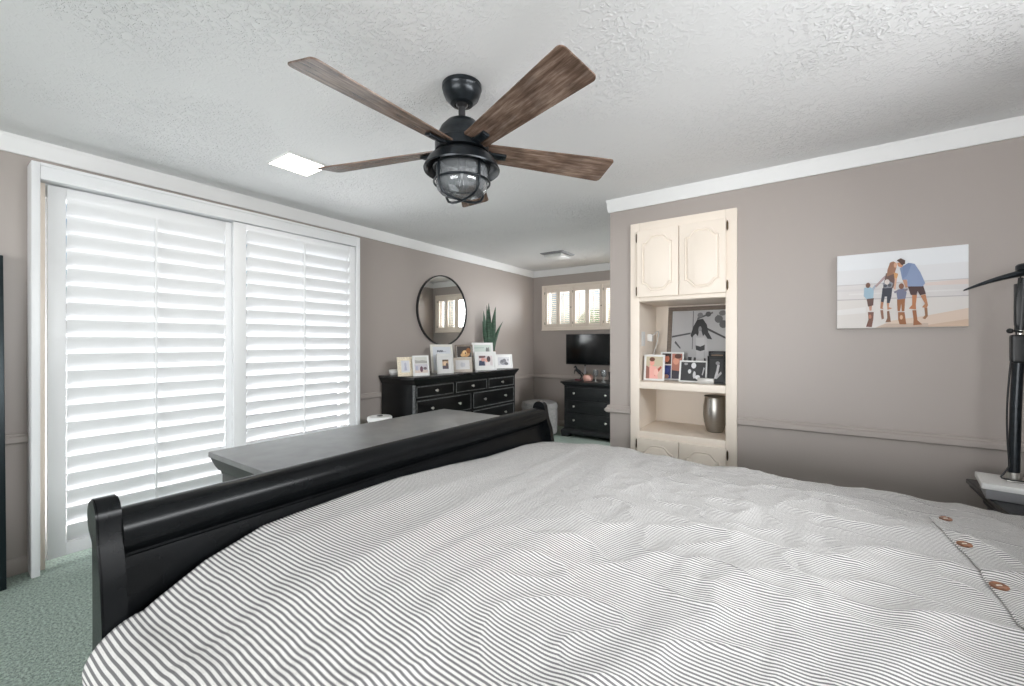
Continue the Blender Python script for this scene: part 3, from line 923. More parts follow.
# ================================================================= CANVAS PRINT
cv = thing('canvas_print', 'wide canvas photo of a family walking on a wet beach', 'picture', (0.442, YR, 1.375))
CWd, CHt = 0.554, 0.438
MB().box((-CWd / 2, -0.034, 0), (CWd / 2, 0, CHt), 0.003).build('stretched_canvas', ink(228, 226, 226, 0.7), cv)
ca = lambda *c: ink(c[0], c[1], c[2], 0.6)
art = [
    ([(0, .30), (1, .30), (1, .59), (0, .59)], ca(226, 222, 221)), ([(0, .59), (1, .587), (1, .80), (0, .8)], ca(232, 232, 234)), ([(0, .79), (1, .79), (1, 1), (0, 1)], ca(236, 238, 241)),
    ([(.659, .557), (1, .582), (1, .516), (.706, .525)], ca(230, 216, 210)), ([(0, .594), (1, .587), (1, .578), (0, .583)], ca(206, 202, 202)),
    ([(0, .388), (1, .374), (1, 0), (0, 0)], ca(228, 223, 219)), ([(0, .396), (1, .382), (1, .370), (0, .382)], ca(196, 190, 190)),
    ([(0, .53), (.6, .53), (.6, .50), (0, .50)], ca(220, 216, 216)), ([(.1, .47), (1, .46), (1, .44), (.1, .45)], ca(234, 231, 230)),
    ([(.0, .25), (.24, .28), (.24, .2), (0, .18)], ca(235, 232, 230)),
    ([(.45, .09), (.68, .137), (1, .224), (1, 0), (.316, 0)], ca(226, 206, 190)), ([(.6, 0), (1, .09), (1, 0)], ca(214, 188, 166)),
    ([(.316, 0), (.40, .05), (.72, .05), (.72, 0)], ca(206, 186, 170)),
    # reflections on the sand
    ([(.258, .212), (.305, .21), (.301, .112), (.289, .009), (.242, .014), (.262, .112)], ca(126, 88, 76)), (blob(.275, .15, .012, .03), ca(190, 130, 108)),
    ([(.357, .231), (.379, .231), (.386, .119), (.368, .107)], ca(150, 110, 92)), ([(.41, .215), (.428, .219), (.44, .073), (.397, .068), (.412, .128)], ca(138, 100, 78)),
    ([(.495, .199), (.545, .196), (.558, .037), (.507, .039), (.496, .103)], ca(160, 106, 70)), (blob(.52, .13, .012, .03), ca(226, 190, 160)),
    ([(.603, .217), (.632, .217), (.641, .087), (.677, .032), (.61, .023), (.612, .098)], ca(164, 108, 72)), ([(.691, .242), (.713, .242), (.717, .137), (.697, .096), (.677, .112), (.697, .148)], ca(160, 116, 84)),
    # child by the sea
    ([(.264, .295), (.291, .299), (.287, .231), (.271, .228)], ca(206, 160, 138)), ([(.247, .393), (.305, .397), (.3, .299), (.258, .285)], ca(110, 84, 76)),
    ([(.227, .539), (.274, .546), (.305, .509), (.3, .395), (.247, .388), (.224, .427)], ca(164, 190, 206)), ([(.291, .527), (.316, .575), (.325, .559), (.301, .495)], ca(170, 180, 196)), (blob(.258, .571, .019, .036), ca(122, 88, 74)),
    # woman with a baby
    ([(.361, .345), (.383, .333), (.375, .26), (.384, .244), (.356, .253)], ca(196, 140, 110)), ([(.408, .324), (.428, .32), (.424, .267), (.451, .251), (.413, .231)], ca(200, 148, 116)),
    ([(.374, .521), (.453, .543), (.444, .409), (.43, .32), (.408, .324), (.41, .409), (.392, .409), (.383, .333), (.361, .345), (.368, .427)], ca(66, 68, 80)),
    ([(.392, .687), (.408, .669), (.323, .534), (.314, .557)], ca(184, 160, 160)), ([(.401, .715), (.458, .733), (.495, .687), (.478, .6), (.458, .516), (.379, .525), (.388, .612)], ca(116, 92, 88)),
    ([(.433, .852), (.458, .865), (.478, .845), (.487, .806), (.469, .705), (.408, .671), (.413, .76)], ca(166, 122, 98)), (blob(.475, .815, .013, .035), ca(226, 182, 152)), ([(.462, .72), (.495, .70), (.482, .60), (.468, .63)], ca(218, 164, 110)),
    ([(.374, .587), (.417, .623), (.458, .578), (.446, .523), (.388, .518)], ca(150, 152, 160)), (blob(.41, .60, .02, .035), ca(226, 216, 212)), (blob(.395, .55, .015, .02), ca(84, 84, 96)), (blob(.43, .555, .014, .022), ca(90, 90, 100)),
    ([(.471, .646), (.487, .644), (.475, .493), (.462, .5)], ca(222, 176, 150)),
    # smaller child
    ([(.487, .368), (.549, .372), (.543, .208), (.523, .208), (.52, .306), (.509, .208), (.491, .212)], ca(166, 112, 76)), ([(.491, .493), (.542, .502), (.56, .454), (.551, .37), (.491, .361), (.482, .45)], ca(126, 130, 154)),
    ([(.462, .468), (.495, .491), (.496, .466), (.469, .443)], ca(140, 134, 150)), ([(.538, .493), (.567, .502), (.569, .482), (.545, .457)], ca(140, 130, 140)), (blob(.52, .534, .02, .038), ca(134, 90, 72)),
    # man in blue shirt
    ([(.601, .413), (.637, .416), (.628, .288), (.63, .224), (.576, .24), (.601, .285)], ca(194, 130, 90)), ([(.662, .4), (.699, .416), (.717, .272), (.706, .237), (.673, .251), (.695, .295)], ca(190, 134, 98)),
    ([(.567, .532), (.682, .527), (.702, .42), (.659, .402), (.641, .461), (.634, .411), (.59, .413)], ca(84, 62, 62)),
    ([(.527, .621), (.56, .619), (.572, .516), (.551, .509)], ca(198, 152, 128)), ([(.509, .767), (.572, .829), (.619, .811), (.661, .699), (.697, .553), (.677, .516), (.567, .525), (.563, .614), (.527, .614)], ca(142, 158, 192)),
    ([(.53, .79), (.572, .829), (.60, .82), (.56, .66), (.527, .63)], ca(128, 146, 182)),
    ([(.487, .838), (.509, .845), (.535, .80), (.52, .775), (.496, .795)], ca(206, 150, 118)), ([(.484, .874), (.516, .897), (.549, .865), (.547, .82), (.525, .804), (.509, .836)], ca(92, 68, 60)),
]
mb, mats = picture_mesh(art, CWd - 0.002, CHt - 0.002, ca(232, 232, 234), -CWd / 2 + 0.001, 0.001, -0.0345)
mb.build('print', mats, cv, 0)

# ================================================================= BED
bed = thing('sleigh_bed', 'black sleigh bed with scrolled footboard under a striped duvet', 'bed', (0, 1.325, 0))
BY = 1.325


def sleigh_post_profile():
    # (x, z) side profile of a footboard post: scroll on top curling away from the bed
    P = [(-1.345, 0.0), (-1.325, 0.10), (-1.312, 0.30), (-1.313, 0.50), (-1.322, 0.62), (-1.342, 0.74), (-1.365, 0.80)]
    for k in range(13):
        a = R_(0 + 200 * k / 12)
        P.append((-1.422 + 0.0455 * math.cos(a), 0.861 + 0.0455 * math.sin(a)))
    P += [(-1.452, 0.822), (-1.436, 0.812), (-1.420, 0.800), (-1.416, 0.72), (-1.414, 0.60), (-1.418, 0.45), (-1.430, 0.25), (-1.446, 0.08), (-1.452, 0.0)]
    return P


PP = sleigh_post_profile()
for y in (0.2545, 2.347):
    loop = [(x, y - BY, z) for x, z in PP]
    MB().prism(loop, (0, 0.047, 0), bev=0.004).build('footboard_post', M_black, bed, 30)
pan = [(-1.352, 0.12), (-1.345, 0.30), (-1.348, 0.5), (-1.362, 0.62), (-1.380, 0.72), (-1.388, 0.752), (-1.384, 0.757)]
for k in range(17):
    a = R_(-55 + 250 * k / 16)
    pan.append((-1.416 + 0.054 * math.cos(a), 0.812 + 0.060 * math.sin(a)))
pan += [(-1.440, 0.765), (-1.412, 0.75), (-1.405, 0.70), (-1.392, 0.62), (-1.384, 0.5), (-1.384, 0.30), (-1.390, 0.12)]
MB().prism([(x, 0.3015 - BY, z) for x, z in pan], (0, 2.0455, 0)).build('footboard_panel', M_black, bed, 40)
for y0, y1 in ((0.262, 0.292), (2.358, 2.388)):
    MB().box((-1.33, y0 - BY, 0.16), (0.93, y1 - BY, 0.36), 0.004).build('side_rail', M_black, bed)
MB().box((-1.31, 0.30 - BY, 0.2), (0.9, 2.35 - BY, 0.34), 0.02).build('box_spring', M_mattress, bed)
MB().box((-1.29, 0.30 - BY, 0.342), (0.9, 2.33 - BY, 0.55), 0.06, seg=4).build('mattress', M_mattress, bed)
hb = [(0.93, 0.12), (0.95, 0.6), (0.99, 0.9), (1.03, 1.05)]
for k in range(11):
    a = R_(200 - 200 * k / 10)
    hb.append((1.10 + 0.07 * math.cos(a), 1.10 + 0.07 * math.sin(a)))
hb += [(1.10, 1.02), (1.05, 0.88), (1.0, 0.6), (0.98, 0.12)]
MB().prism([(x, 0.27 - BY, z) for x, z in hb], (0, 2.11, 0)).build('headboard', M_black, bed, 40)

# ---- duvet
EDGE = [(0.24, 0.594), (0.294, 0.622), (0.351, 0.656), (0.453, 0.708), (0.6, 0.748), (0.7, 0.752), (0.88, 0.757), (1.1, 0.757), (1.387, 0.740), (1.663, 0.714), (2.016, 0.704), (2.195, 0.686), (2.38, 0.648), (2.5, 0.60)]


def interp(T_, y):
    if y <= T_[0][0]:
        return T_[0][1]
    for (a, b), (c, d) in zip(T_, T_[1:]):
        if y <= c:
            f = (y - a) / (c - a)
            return b + (d - b) * f
    return T_[-1][1]


def sstep(a, b, x):
    f = min(1, max(0, (x - a) / (b - a)))
    return f * f * (3 - 2 * f)


def duvet_top(x, y):
    e = interp(EDGE, y)
    inner = 0.716 - 0.016 * sstep(-0.9, -0.3, x) - 0.026 * (1 - sstep(0.2, 0.75, y)) - 0.04 * sstep(1.75, 2.35, y) * (0.4 + 0.6 * sstep(-1.2, -0.6, x))
    f = sstep(-1.31, -0.85, x)
    z = e + (inner - e) * f
    z += 0.035 * f * (1 - sstep(-1.0, -0.2, x)) * sstep(0.3, 0.6, y) * (1 - sstep(1.0, 1.6, y))
    wv = noise.noise(Vector((x * 1.3, y * 1.3, 3.1)))
    fx = x + 0.10 * noise.noise(Vector((x * 2.2, y * 2.0, 7.7))) + 0.12 * (y - 1.2) * 0.3
    h = 0.010 * wv
    h += 0.0055 * noise.noise(Vector((fx * 7.5, y * 1.1, 1.0)))
    h += 0.0030 * noise.noise(Vector((fx * 17.0, y * 2.2, 5.0)))
    cr = noise.noise(Vector((x * 6.0 + 2 * y, y * 7.0, 9.0)))
    h += 0.0050 * cr * sstep(-0.8, 0.0, x)
    rg = 1 - abs(noise.noise(Vector((x * 3.2 + 1.1 * y, y * 3.4 - 0.6 * x, 6.0)))) * 2.2
    h += 0.010 * max(0, rg) ** 3 * sstep(-0.9, -0.1, x) * sstep(0.7, 1.2, y)
    rg = 1 - abs(noise.noise(Vector((x * 6.5 - 2.0 * y, y * 6.0 + x, 8.0)))) * 2.4
    h += 0.005 * max(0, rg) ** 3 * sstep(-1.0, -0.4, x)
    h += 0.011 * noise.noise(Vector((x * 7, y * 5, 4.0))) * sstep(1.6, 2.1, y)
    h += 0.0012 * noise.noise(Vector((x * 30, y * 14, 2.0)))
    # crisp ridges running towards the far side
    for rx, sl, y0, y1, amp in ((-0.62, 0.10, 0.2, 1.5, 0.010), (-0.30, 0.26, 0.2, 1.25, 0.016), (-0.93, 0.03, 0.3, 1.8, 0.009), (0.05, 0.30, 0.5, 1.6, 0.012), (-1.15, 0.0, 0.3, 1.9, 0.008)):
        d = (x - (rx + sl * (y - 0.7) + 0.03 * math.sin(y * 5 + rx * 9))) / 0.05
        h += 0.6 * amp * math.exp(-d * d) * sstep(y0, y0 + 0.3, y) * (1 - sstep(y1 - 0.4, y1, y))
    return z + h * (0.35 + 0.65 * f)


def smooth_edge(y):
    return y


xs = []
x = -1.312
while x < 0.93:
    xs.append(x)
    x += 0.0105
YA, YB = 0.325, 2.33       # where the top turns over the sides
RR = 0.085
NT = 190
rows = []
bm = bmesh.new()
uvl = bm.loops.layers.uv.new('cloth')
grid = []
for x in xs:
    col = []
    prof = []
    dz = 0.30 + 0.02 * math.sin(x * 6)
    # near drape (bottom up), turn, top, turn, far drape
    def side(k_, yedge, sgn):
        zt = duvet_top(x, yedge)
        L = []
        drop = dz
        bulge = 0.018 * noise.noise(Vector((x * 8, sgn * 3.0, 0.5))) + 0.012 * math.sin(x * 21 + sgn)
        for i in range(14):
            f = i / 14.0
            z = zt - RR - drop * (1 - f)
            L.append((yedge + sgn * (RR + 0.02 + bulge * (1 - f)), z))
        for i in range(9):
            a = PI / 2 * i / 8
            L.append((yedge + sgn * (RR + 0.02 * (1 - i / 8)) * math.cos(a), zt - RR + RR * math.sin(a)))
        return L
    near = side(0, YA, -1)
    far = side(0, YB, 1)
    prof = near[:-1]
    for i in range(NT + 1):
        y = YA + (YB - YA) * i / NT
        prof.append((y, duvet_top(x, y)))
    prof += list(reversed(far[:-1]))
    s = 0.0
    for i, (y, z) in enumerate(prof):
        if i:
            s += math.hypot(y - prof[i - 1][0], (z - prof[i - 1][1]) * 0.6)
        col.append((bm.verts.new((x, y, z)), s))
    grid.append(col)
# align cloth coordinate at bed centre so stripes run along the bed
mid = len(grid[0]) // 2
for i in range(len(grid) - 1):
    oa, ob = grid[i][mid][1], grid[i + 1][mid][1]
    for j in range(len(grid[0]) - 1):
        q = [(grid[i][j], xs[i], oa), (grid[i + 1][j], xs[i + 1], ob), (grid[i + 1][j + 1], xs[i + 1], ob), (grid[i][j + 1], xs[i], oa)]
        f = bm.faces.new([g[0][0] for g in q])
        for lp, g in zip(f.loops, q):
            lp[uvl].uv = (g[1], g[0][1] - g[2] + 3.0)
bm.normal_update()
mb = MB()
mb.bm.free()
mb.bm = bm
du = mb.build('duvet', M_stripe, None, 80)
tag(du, 'grey and white striped linen duvet with wooden buttons spread over the bed', 'duvet')
md = du.modifiers.new('cloth_thickness', 'SOLIDIFY')
md.thickness = 0.012
md.offset = -1

# button placket: a thin flap whose left edge casts a fine line
bm = bmesh.new()
uvl = bm.loops.layers.uv.new('cloth')
rowsv = []
NY = 150
for i in range(NY + 1):
    y = 0.32 + (2.06 - 0.32) * i / NY
    sx = 0.352 + 0.012 * math.sin(y * 9) + 0.010 * noise.noise(Vector((y * 7, 0, 0))) + 0.016 * (1 - sstep(1.25, 1.6, y)) + 0.012 * sstep(1.8, 2.06, y)
    L = []
    for dx, dzp in ((0.004, -0.004), (0.0, 0.0040), (0.003, 0.0065), (0.02, 0.0064), (0.045, 0.0050), (0.065, 0.0035), (0.085, -0.004)):
        xx = sx + dx
        L.append(bm.verts.new((xx, y, duvet_top(xx, y) + dzp)))
    rowsv.append((L, y, sx))
for i in range(NY):
    for j in range(6):
        q = [(rowsv[i][0][j], rowsv[i][1]), (rowsv[i][0][j + 1], rowsv[i][1]), (rowsv[i + 1][0][j + 1], rowsv[i + 1][1]), (rowsv[i + 1][0][j], rowsv[i + 1][1])]
        f = bm.faces.new([g[0] for g in q])
        for lp, g in zip(f.loops, q):
            lp[uvl].uv = (lp.vert.co.x, g[1] + 2.0)
mb = MB(); mb.bm.free(); mb.bm = bm
mb.build('button_placket', M_stripe, du, 60)
for (bx, by) in ((0.392, 1.995), (0.375, 1.715), (0.378, 1.468), (0.374, 1.22), (0.374, 0.96)):
    z = duvet_top(bx, by) + 0.0065
    m = MB().lathe([(0, 0), (0.013, 0), (0.0165, 0.002), (0.0165, 0.0045), (0.014, 0.006), (0.010, 0.0048), (0, 0.0045)], 20)
    m.ball((0.004, 0, 0.005), (0.0022, 0.0022, 0.001), 8, 1).ball((-0.004, 0, 0.005), (0.0022, 0.0022, 0.001), 8, 1)
    m.box((-0.004, -0.001, 0.0045), (0.004, 0.001, 0.0062), 0, 1)
    b_ = m.build('button', [M_button, K(232, 226, 214)], du, 40, (bx, by, z), (0.05, -0.06, 0.4))
    b_['label'] = 'brown wooden button'

# ================================================================= LONG LOW CABINET BEHIND THE FOOTBOARD
t = thing('storage_chest', 'long charcoal chest with a grey top standing against the footboard', 'chest', (-1.785, 1.41, 0))
x0, x1, y0, y1 = -0.27, 0.272, -0.69, 0.72
MB().box((x0, y0, 0.808), (x1, y1, 0.83), 0.004, seg=3).build('top', M_top, t)
MB().box((x1 + 0.0005, y0 + 0.002, 0.806), (x1 + 0.004, y1 - 0.002, 0.827), 0.001).build('edge_band', M_black, t)
b0 = [(x0 + .015, y0 + .015), (x1 - .015, y0 + .015), (x1 - .015, y1 - .015), (x0 + .015, y1 - .015)]


def rect(i, z, X0=x0, X1=x1, Y0=y0, Y1=y1):
    return [(X0 + i, Y0 + i, z), (X1 - i, Y0 + i, z), (X1 - i, Y1 - i, z), (X0 + i, Y1 - i, z)]


MB().loft([rect(0.036, 0.735), rect(0.034, 0.748), rect(0.028, 0.752), rect(0.018, 0.770), rect(0.008, 0.798), rect(0.006, 0.808)]).build('cove_moulding', mat('charcoal_paint', rgb(58, 60, 58), 0.45), t, 20)
MB().box((x0 + 0.038, y0 + 0.038, 0.09), (x1 - 0.038, y1 - 0.038, 0.737), 0.003).build('body', mat('charcoal_paint', rgb(58, 60, 58), 0.45), t)
MB().loft([rect(0.02, 0), rect(0.02, 0.07), rect(0.036, 0.092)]).build('plinth', M_black2, t, 20)

# ================================================================= DRESSER
t = thing('dresser', 'long black dresser with silver-edged drawers below the round mirror', 'dresser', (-3.31, 3.64, 0.012))
# local: front faces +X ; x from -0.27 (wall) to 0.27 (front), y -0.90..0.90
DX0, DX1, DY = -0.262, 0.268, 0.895
MB().box((DX0, -DY, 0.922), (DX1, DY, 0.945), 0.005, seg=3).build('top', mat('dresser_top', (0.02, 0.021, 0.022, 1), 0.25, nscale=10, nvar=0.2), t)


def rect2(i, z):
    return [(DX0, -DY + i, z), (DX1 - i, -DY + i, z), (DX1 - i, DY - i, z), (DX0, DY - i, z)]


MB().loft([rect2(0.034, 0.866), rect2(0.032, 0.874), rect2(0.028, 0.884), rect2(0.016, 0.902), rect2(0.01, 0.915), rect2(0.008, 0.922)]).build('cornice', M_black2, t, 20)
MB().box((DX0 + 0.005, -DY + 0.036, 0.1), (DX1 - 0.045, DY - 0.036, 0.868), 0.003).build('carcass', M_black2, t)
for s in (-1, 1):
    yy = s * (DY - 0.046)
    MB().tube([(DX1 - 0.050, yy, 0.1), (DX1 - 0.050, yy, 0.866)], 0.016, 12).build('corner_post', M_worn if s < 0 else M_black2, t)
MB().loft([rect2(0.024, -0.012), rect2(0.024, 0.075), rect2(0.034, 0.1)]).build('plinth', M_black2, t, 20)
fx = DX1 - 0.045


def drawer(t, fx, ya, yb, za, zb, knobs, mslab, mrim, mknob, axis='x'):
    """drawer front on a +X face; ya<yb along Y"""
    d = MB().box((fx, ya, za), (fx + 0.014, yb, zb), 0.003).build('drawer', mslab, t)
    m = MB()
    r = 0.009
    X = fx + 0.0145
    m.box((X - 0.002, ya + .004, za + .004), (X + 0.003, ya + .004 + r, zb - .004), 0.001).box((X - 0.002, yb - .004 - r, za + .004), (X + 0.003, yb - .004, zb - .004), 0.001)
    m.box((X - 0.002, ya + .004, za + .004), (X + 0.003, yb - .004, za + .004 + r), 0.001).box((X - 0.002, ya + .004, zb - .004 - r), (X + 0.003, yb - .004, zb - .004), 0.001)
    m.build('drawer_edging', mrim, d)
    for ky in knobs:
        mm = Matrix.Translation((fx + 0.014, ky, (za + zb) / 2)) @ Matrix.Rotation(PI / 2, 4, 'Y')
        MB().lathe([(0, 0), (0.009, 0), (0.006, 0.006), (0.006, 0.012), (0.014, 0.017), (0.016, 0.023), (0.012, 0.029), (0, 0.031)], 16, mtx=mm).build('knob', mknob, d)
    return d


c0 = 3.64
for ya, yb in ((2.80, 3.335), (3.362, 3.905), (3.93, 4.465)):
    drawer(t, fx, ya - c0, yb - c0, 0.735, 0.855, [((ya + yb) / 2) - c0], M_black2, M_worn, M_knob)
for za, zb in ((0.53, 0.715), (0.325, 0.51), (0.12, 0.305)):
    for ya, yb in ((2.80, 3.62), (3.65, 4.465)):
        q = (yb - ya) * 0.25
        drawer(t, fx, ya - c0, yb - c0, za, zb, [ya + q - c0, yb - q - c0], M_black2, M_worn, M_knob)

# white bowl on the dresser
t = thing('bowl', 'small white lidded bowl on the near end of the dresser', 'bowl', (-3.47, 2.86, DZ))
MB().lathe([(0, 0), (0.028, 0), (0.036, 0.004), (0.046, 0.02), (0.05, 0.042), (0.049, 0.046), (0, 0.046)], 28).build('body', M_whiteplastic, t)
MB().lathe([(0.051, 0.046), (0.052, 0.05), (0.046, 0.056), (0.02, 0.06), (0, 0.06)], 28).build('lid', M_whiteplastic, t)

# snake plant
t = thing('snake_plant', 'tall potted snake plant at the far end of the dresser', 'plant', (-3.42, 4.40, DZ))
MB().lathe([(0, 0), (0.06, 0), (0.064, 0.006), (0.085, 0.19), (0.088, 0.195), (0.088, 0.225), (0.08, 0.225), (0.078, 0.20), (0, 0.198)], 30).build('pot', M_pot, t)
MB().lathe([(0, 0.212), (0.04, 0.212), (0.078, 0.205), (0.077, 0.195), (0, 0.19)], 20).build('soil', M_soil, t)
random.seed(11)
for k, (ox, oy, h, tx, ty, w_, a0) in enumerate(((0, -.01, .66, .0, -.01, .030, 0.3), (.02, .035, .55, .02, .05, .03, 0.9), (.01, -.045, .58, .0, -.03, .028, 0.1), (-.02, .02, .62, -.01, .015, .03, 1.4),
                                                 (.035, -.02, .46, .03, -.05, .028, 0.5), (.03, .05, .42, .05, .14, .022, 0.7), (-.03, -.03, .5, -.02, -.04, .026, 2.0), (.04, .01, .52, .03, .02, .032, 0.2), (.0, .055, .50, .0, .07, .028, 2.4), (-.02, -.055, .42, .0, -.07, .024, 0.0))):
    loops = []
    w_ *= 1.12
    h *= (1.0, 1.12, 1.08, 1.0, 1.0, 1.0, 1.12, 1.14, 1.0, 1.0)[k]
    for i in range(15):
        f = i / 14
        wd = w_ * (0.62 + 0.75 * f - 0.1 * f * f) if f < 0.5 else w_ * 0.97 * max(0.04, 1 - ((f - 0.5) / 0.5) ** 1.7)
        ang = R_(35) + (a0 - 0.8) * 0.45 + 0.35 * f * (1 if k % 2 else -1)
        c, s_ = math.cos(ang), math.sin(ang)
        cx, cy, cz = ox + tx * f * f, oy + ty * f * f, 0.2 + h * f
        pts = []
        for u, v in ((-1, .34), (-.5, .05), (0, -.1), (.5, .05), (1, .34), (.5, .2), (0, .08), (-.5, .2)):
            pts.append((cx + c * u * wd - s_ * v * wd * 0.7, cy + s_ * u * wd + c * v * wd * 0.7, cz))
        loops.append(pts)
    MB().loft(loops).build('leaf', M_leaf, t, 50)

# round mirror
mr = thing('round_mirror', 'round wall mirror with thin black metal frame above dresser', 'mirror', (XL, 3.70, 1.68))
RM = 0.423
rm = Matrix.Rotation(PI / 2, 4, 'Y')
MB().lathe([(0, 0.004), (RM - 0.008, 0.004), (RM - 0.008, 0.016), (0, 0.016)], 64, mtx=rm).build('mirror_glass', M_mirror, mr)
MB().lathe([(RM - 0.012, 0.0), (RM, 0.0), (RM, 0.028), (RM - 0.012, 0.028), (RM - 0.012, 0.0)], 64, mtx=rm).build('frame', M_blackplastic, mr)

# white appliance between the window and the dresser
t = thing('air_purifier', 'white cylindrical appliance with dark top opening between shutters and dresser', 'appliance', (-3.2, 2.475, 0))
MB().lathe([(0, 0), (0.09, 0), (0.098, 0.008), (0.1, 0.56), (0.104, 0.575), (0.11, 0.58), (0.11, 0.605), (0.104, 0.614), (0.03, 0.618), (0.026, 0.612), (0, 0.612)], 36).build('body', M_whiteplastic, t)
MB().lathe([(0, 0.6125), (0.026, 0.6125), (0.028, 0.6195), (0.022, 0.6215), (0, 0.6205)], 20).build('vent', M_blackplastic, t)

# ================================================================= CHEST OF DRAWERS, TV, OTTOMAN
t = thing('chest_of_drawers', 'charcoal chest of drawers with round knobs below the television', 'chest of drawers', (-2.345, 5.75, 0), -PI / 2)
# local: front +X -> world -Y ; local y -> world x  (world x = y_local, rotated)
HW, FD = 0.385, 0.55
MB().box((0.0, -HW - 0.045, 0.735), (FD + 0.035, HW + 0.045, 0.757), 0.005, seg=3).build('top', M_chest, t)


def rect3(i, z):
    return [(0.0, -HW - .04 + i, z), (FD + .032 - i, -HW - .04 + i, z), (FD + .032 - i, HW + .04 - i, z), (0.0, HW + .04 - i, z)]


MB().loft([rect3(0.042, 0.695), rect3(0.034, 0.702), rect3(0.012, 0.728), rect3(0.008, 0.735)]).build('cornice', M_chest, t, 20)
MB().box((0.005, -HW, 0.1), (FD, HW, 0.697), 0.003).build('carcass', M_chest, t)
MB().loft([rect3(0.0, 0.05), rect3(0.0, 0.085), rect3(0.03, 0.115), rect3(0.04, 0.12)]).build('base_moulding', M_chest, t, 20)
for s in (-1, 1):
    for xa in (0.02, FD - 0.06):
        y_ = s * (HW - 0.02)
        MB().loft([[(xa, y_ - .05, 0), (xa + .085, y_ - .05, 0), (xa + .085, y_ + .05, 0), (xa, y_ + .05, 0)], [(xa - .01, y_ - .06, 0.055), (xa + .09, y_ - .06, 0.055), (xa + .09, y_ + .055, 0.055), (xa - .01, y_ + .055, 0.055)]]).build('foot', M_chest, t, 20)
for za, zb in ((0.525, 0.68), (0.345, 0.505), (0.15, 0.325)):
    drawer(t, FD, -HW + 0.04, HW - 0.04, za, zb, [-0.228, 0.228], M_chest, M_chest, M_knob)

CZ = 0.757
t = thing('horse_figurine', 'dark prancing horse figurine on a red base atop the chest', 'figurine', (-2.62, 5.42, CZ), R_(15))
MB().box((-0.05, -0.025, 0), (0.05, 0.025, 0.022), 0.004).build('base', M_maroon, t)
m = MB().tube([(0.03, 0, 0.10), (0.005, 0, 0.125), (-0.025, 0, 0.15)], [0.022, 0.026, 0.02], 10)
m.tube([(-0.02, 0, 0.145), (-0.035, 0, 0.185), (-0.04, 0, 0.20)], [0.018, 0.012, 0.011], 8).tube([(-0.036, 0, 0.205), (-0.062, 0, 0.185), (-0.068, 0, 0.178)], [0.012, 0.008, 0.006], 8)
for y_ in (-0.01, 0.01):
    m.tube([(0.03, y_, 0.1), (0.042, y_, 0.06), (0.028, y_, 0.02)], [0.012, 0.007, 0.006], 8)
    m.tube([(-0.022, y_, 0.145), (-0.055, y_, 0.14 + y_), (-0.06, y_, 0.105 + y_)], [0.009, 0.006, 0.005], 8)
m.tube([(0.045, 0, 0.115), (0.065, 0, 0.09), (0.065, 0, 0.05)], [0.006, 0.008, 0.003], 8)
m.build('horse', M_iron, t, 50)
t = thing('candle_jar', 'pink round candle with gold lid rim on the chest', 'candle', (-2.475, 5.42, CZ))
MB().lathe([(0, 0), (0.045, 0), (0.062, 0.012), (0.07, 0.045), (0.064, 0.075), (0.052, 0.088), (0.048, 0.086), (0, 0.08)], 28).build('wax', M_pink, t)
MB().lathe([(0.053, 0.086), (0.055, 0.092), (0.046, 0.096), (0.02, 0.1), (0, 0.1)], 28).build('lid', M_gold, t)
t = thing('slim_bottle', 'slim grey bottle standing behind the pink candle', 'bottle', (-2.565, 5.52, CZ))
MB().lathe([(0, 0), (0.018, 0), (0.02, 0.004), (0.02, 0.12), (0.009, 0.15), (0.009, 0.2), (0, 0.2)], 16).build('body', M_greyplastic, t)
MB().lathe([(0.011, 0.2), (0.011, 0.225), (0, 0.226)], 16).build('cap', M_blackplastic, t)
for k, (gx, gy, lb) in enumerate(((-2.345, 5.38, 'leftmost clear stemmed glass on the chest, beside the pink candle'), (-2.27, 5.46, 'clear stemmed glass between two others, set back on the chest'), (-2.215, 5.36, 'rightmost clear stemmed glass on the chest, by the wall corner'))):
    if k == 0:
        g0 = t = thing('wine_glass', lb, 'glass', (gx, gy, CZ), 0, 'glasses on the chest of drawers')
        MB().lathe([(0.012, 0.07), (0.03, 0.085), (0.037, 0.11), (0.034, 0.16), (0.032, 0.16), (0.035, 0.11), (0.028, 0.087), (0, 0.074)], 20).build('bowl', M_lampglass, t)
        MB().lathe([(0, 0), (0.034, 0), (0.034, 0.003), (0.006, 0.008), (0.004, 0.02), (0.004, 0.06), (0.012, 0.072), (0, 0.072)], 20).build('stem', mat('clear_crystal', rgb(190, 194, 194), 0.08), t)
    else:
        g = copy_tree(g0)
        g.location = (gx, gy, CZ)
        g['label'] = lb
photo_frame('small black frame at the chest end beside the glasses', (-2.12, 5.42, CZ), R_(25), 0.10, 0.14, 0.012, M_blackplastic, [(0.014, 0.014, 0.072, 0.112, gm(46), [(blob(.5, .5, .2, .3), gm(70))])], lean=8, matb=M_blackplastic)

t = thing('television', 'flat black television on the alcove wall below the shutters', 'television', (-2.525, YF, 1.193))
MB().box((-0.432, -0.105, -0.226), (0.432, -0.07, 0.226), 0.005).build('housing', M_blackplastic, t)
MB().box((-0.424, -0.1065, -0.212), (0.424, -0.1045, 0.218)).build('screen', M_screen, t, 0)
MB().box((-0.1, -0.072, -0.1), (0.1, 0, 0.1), 0.004).build('wall_bracket', M_blackplastic, t)

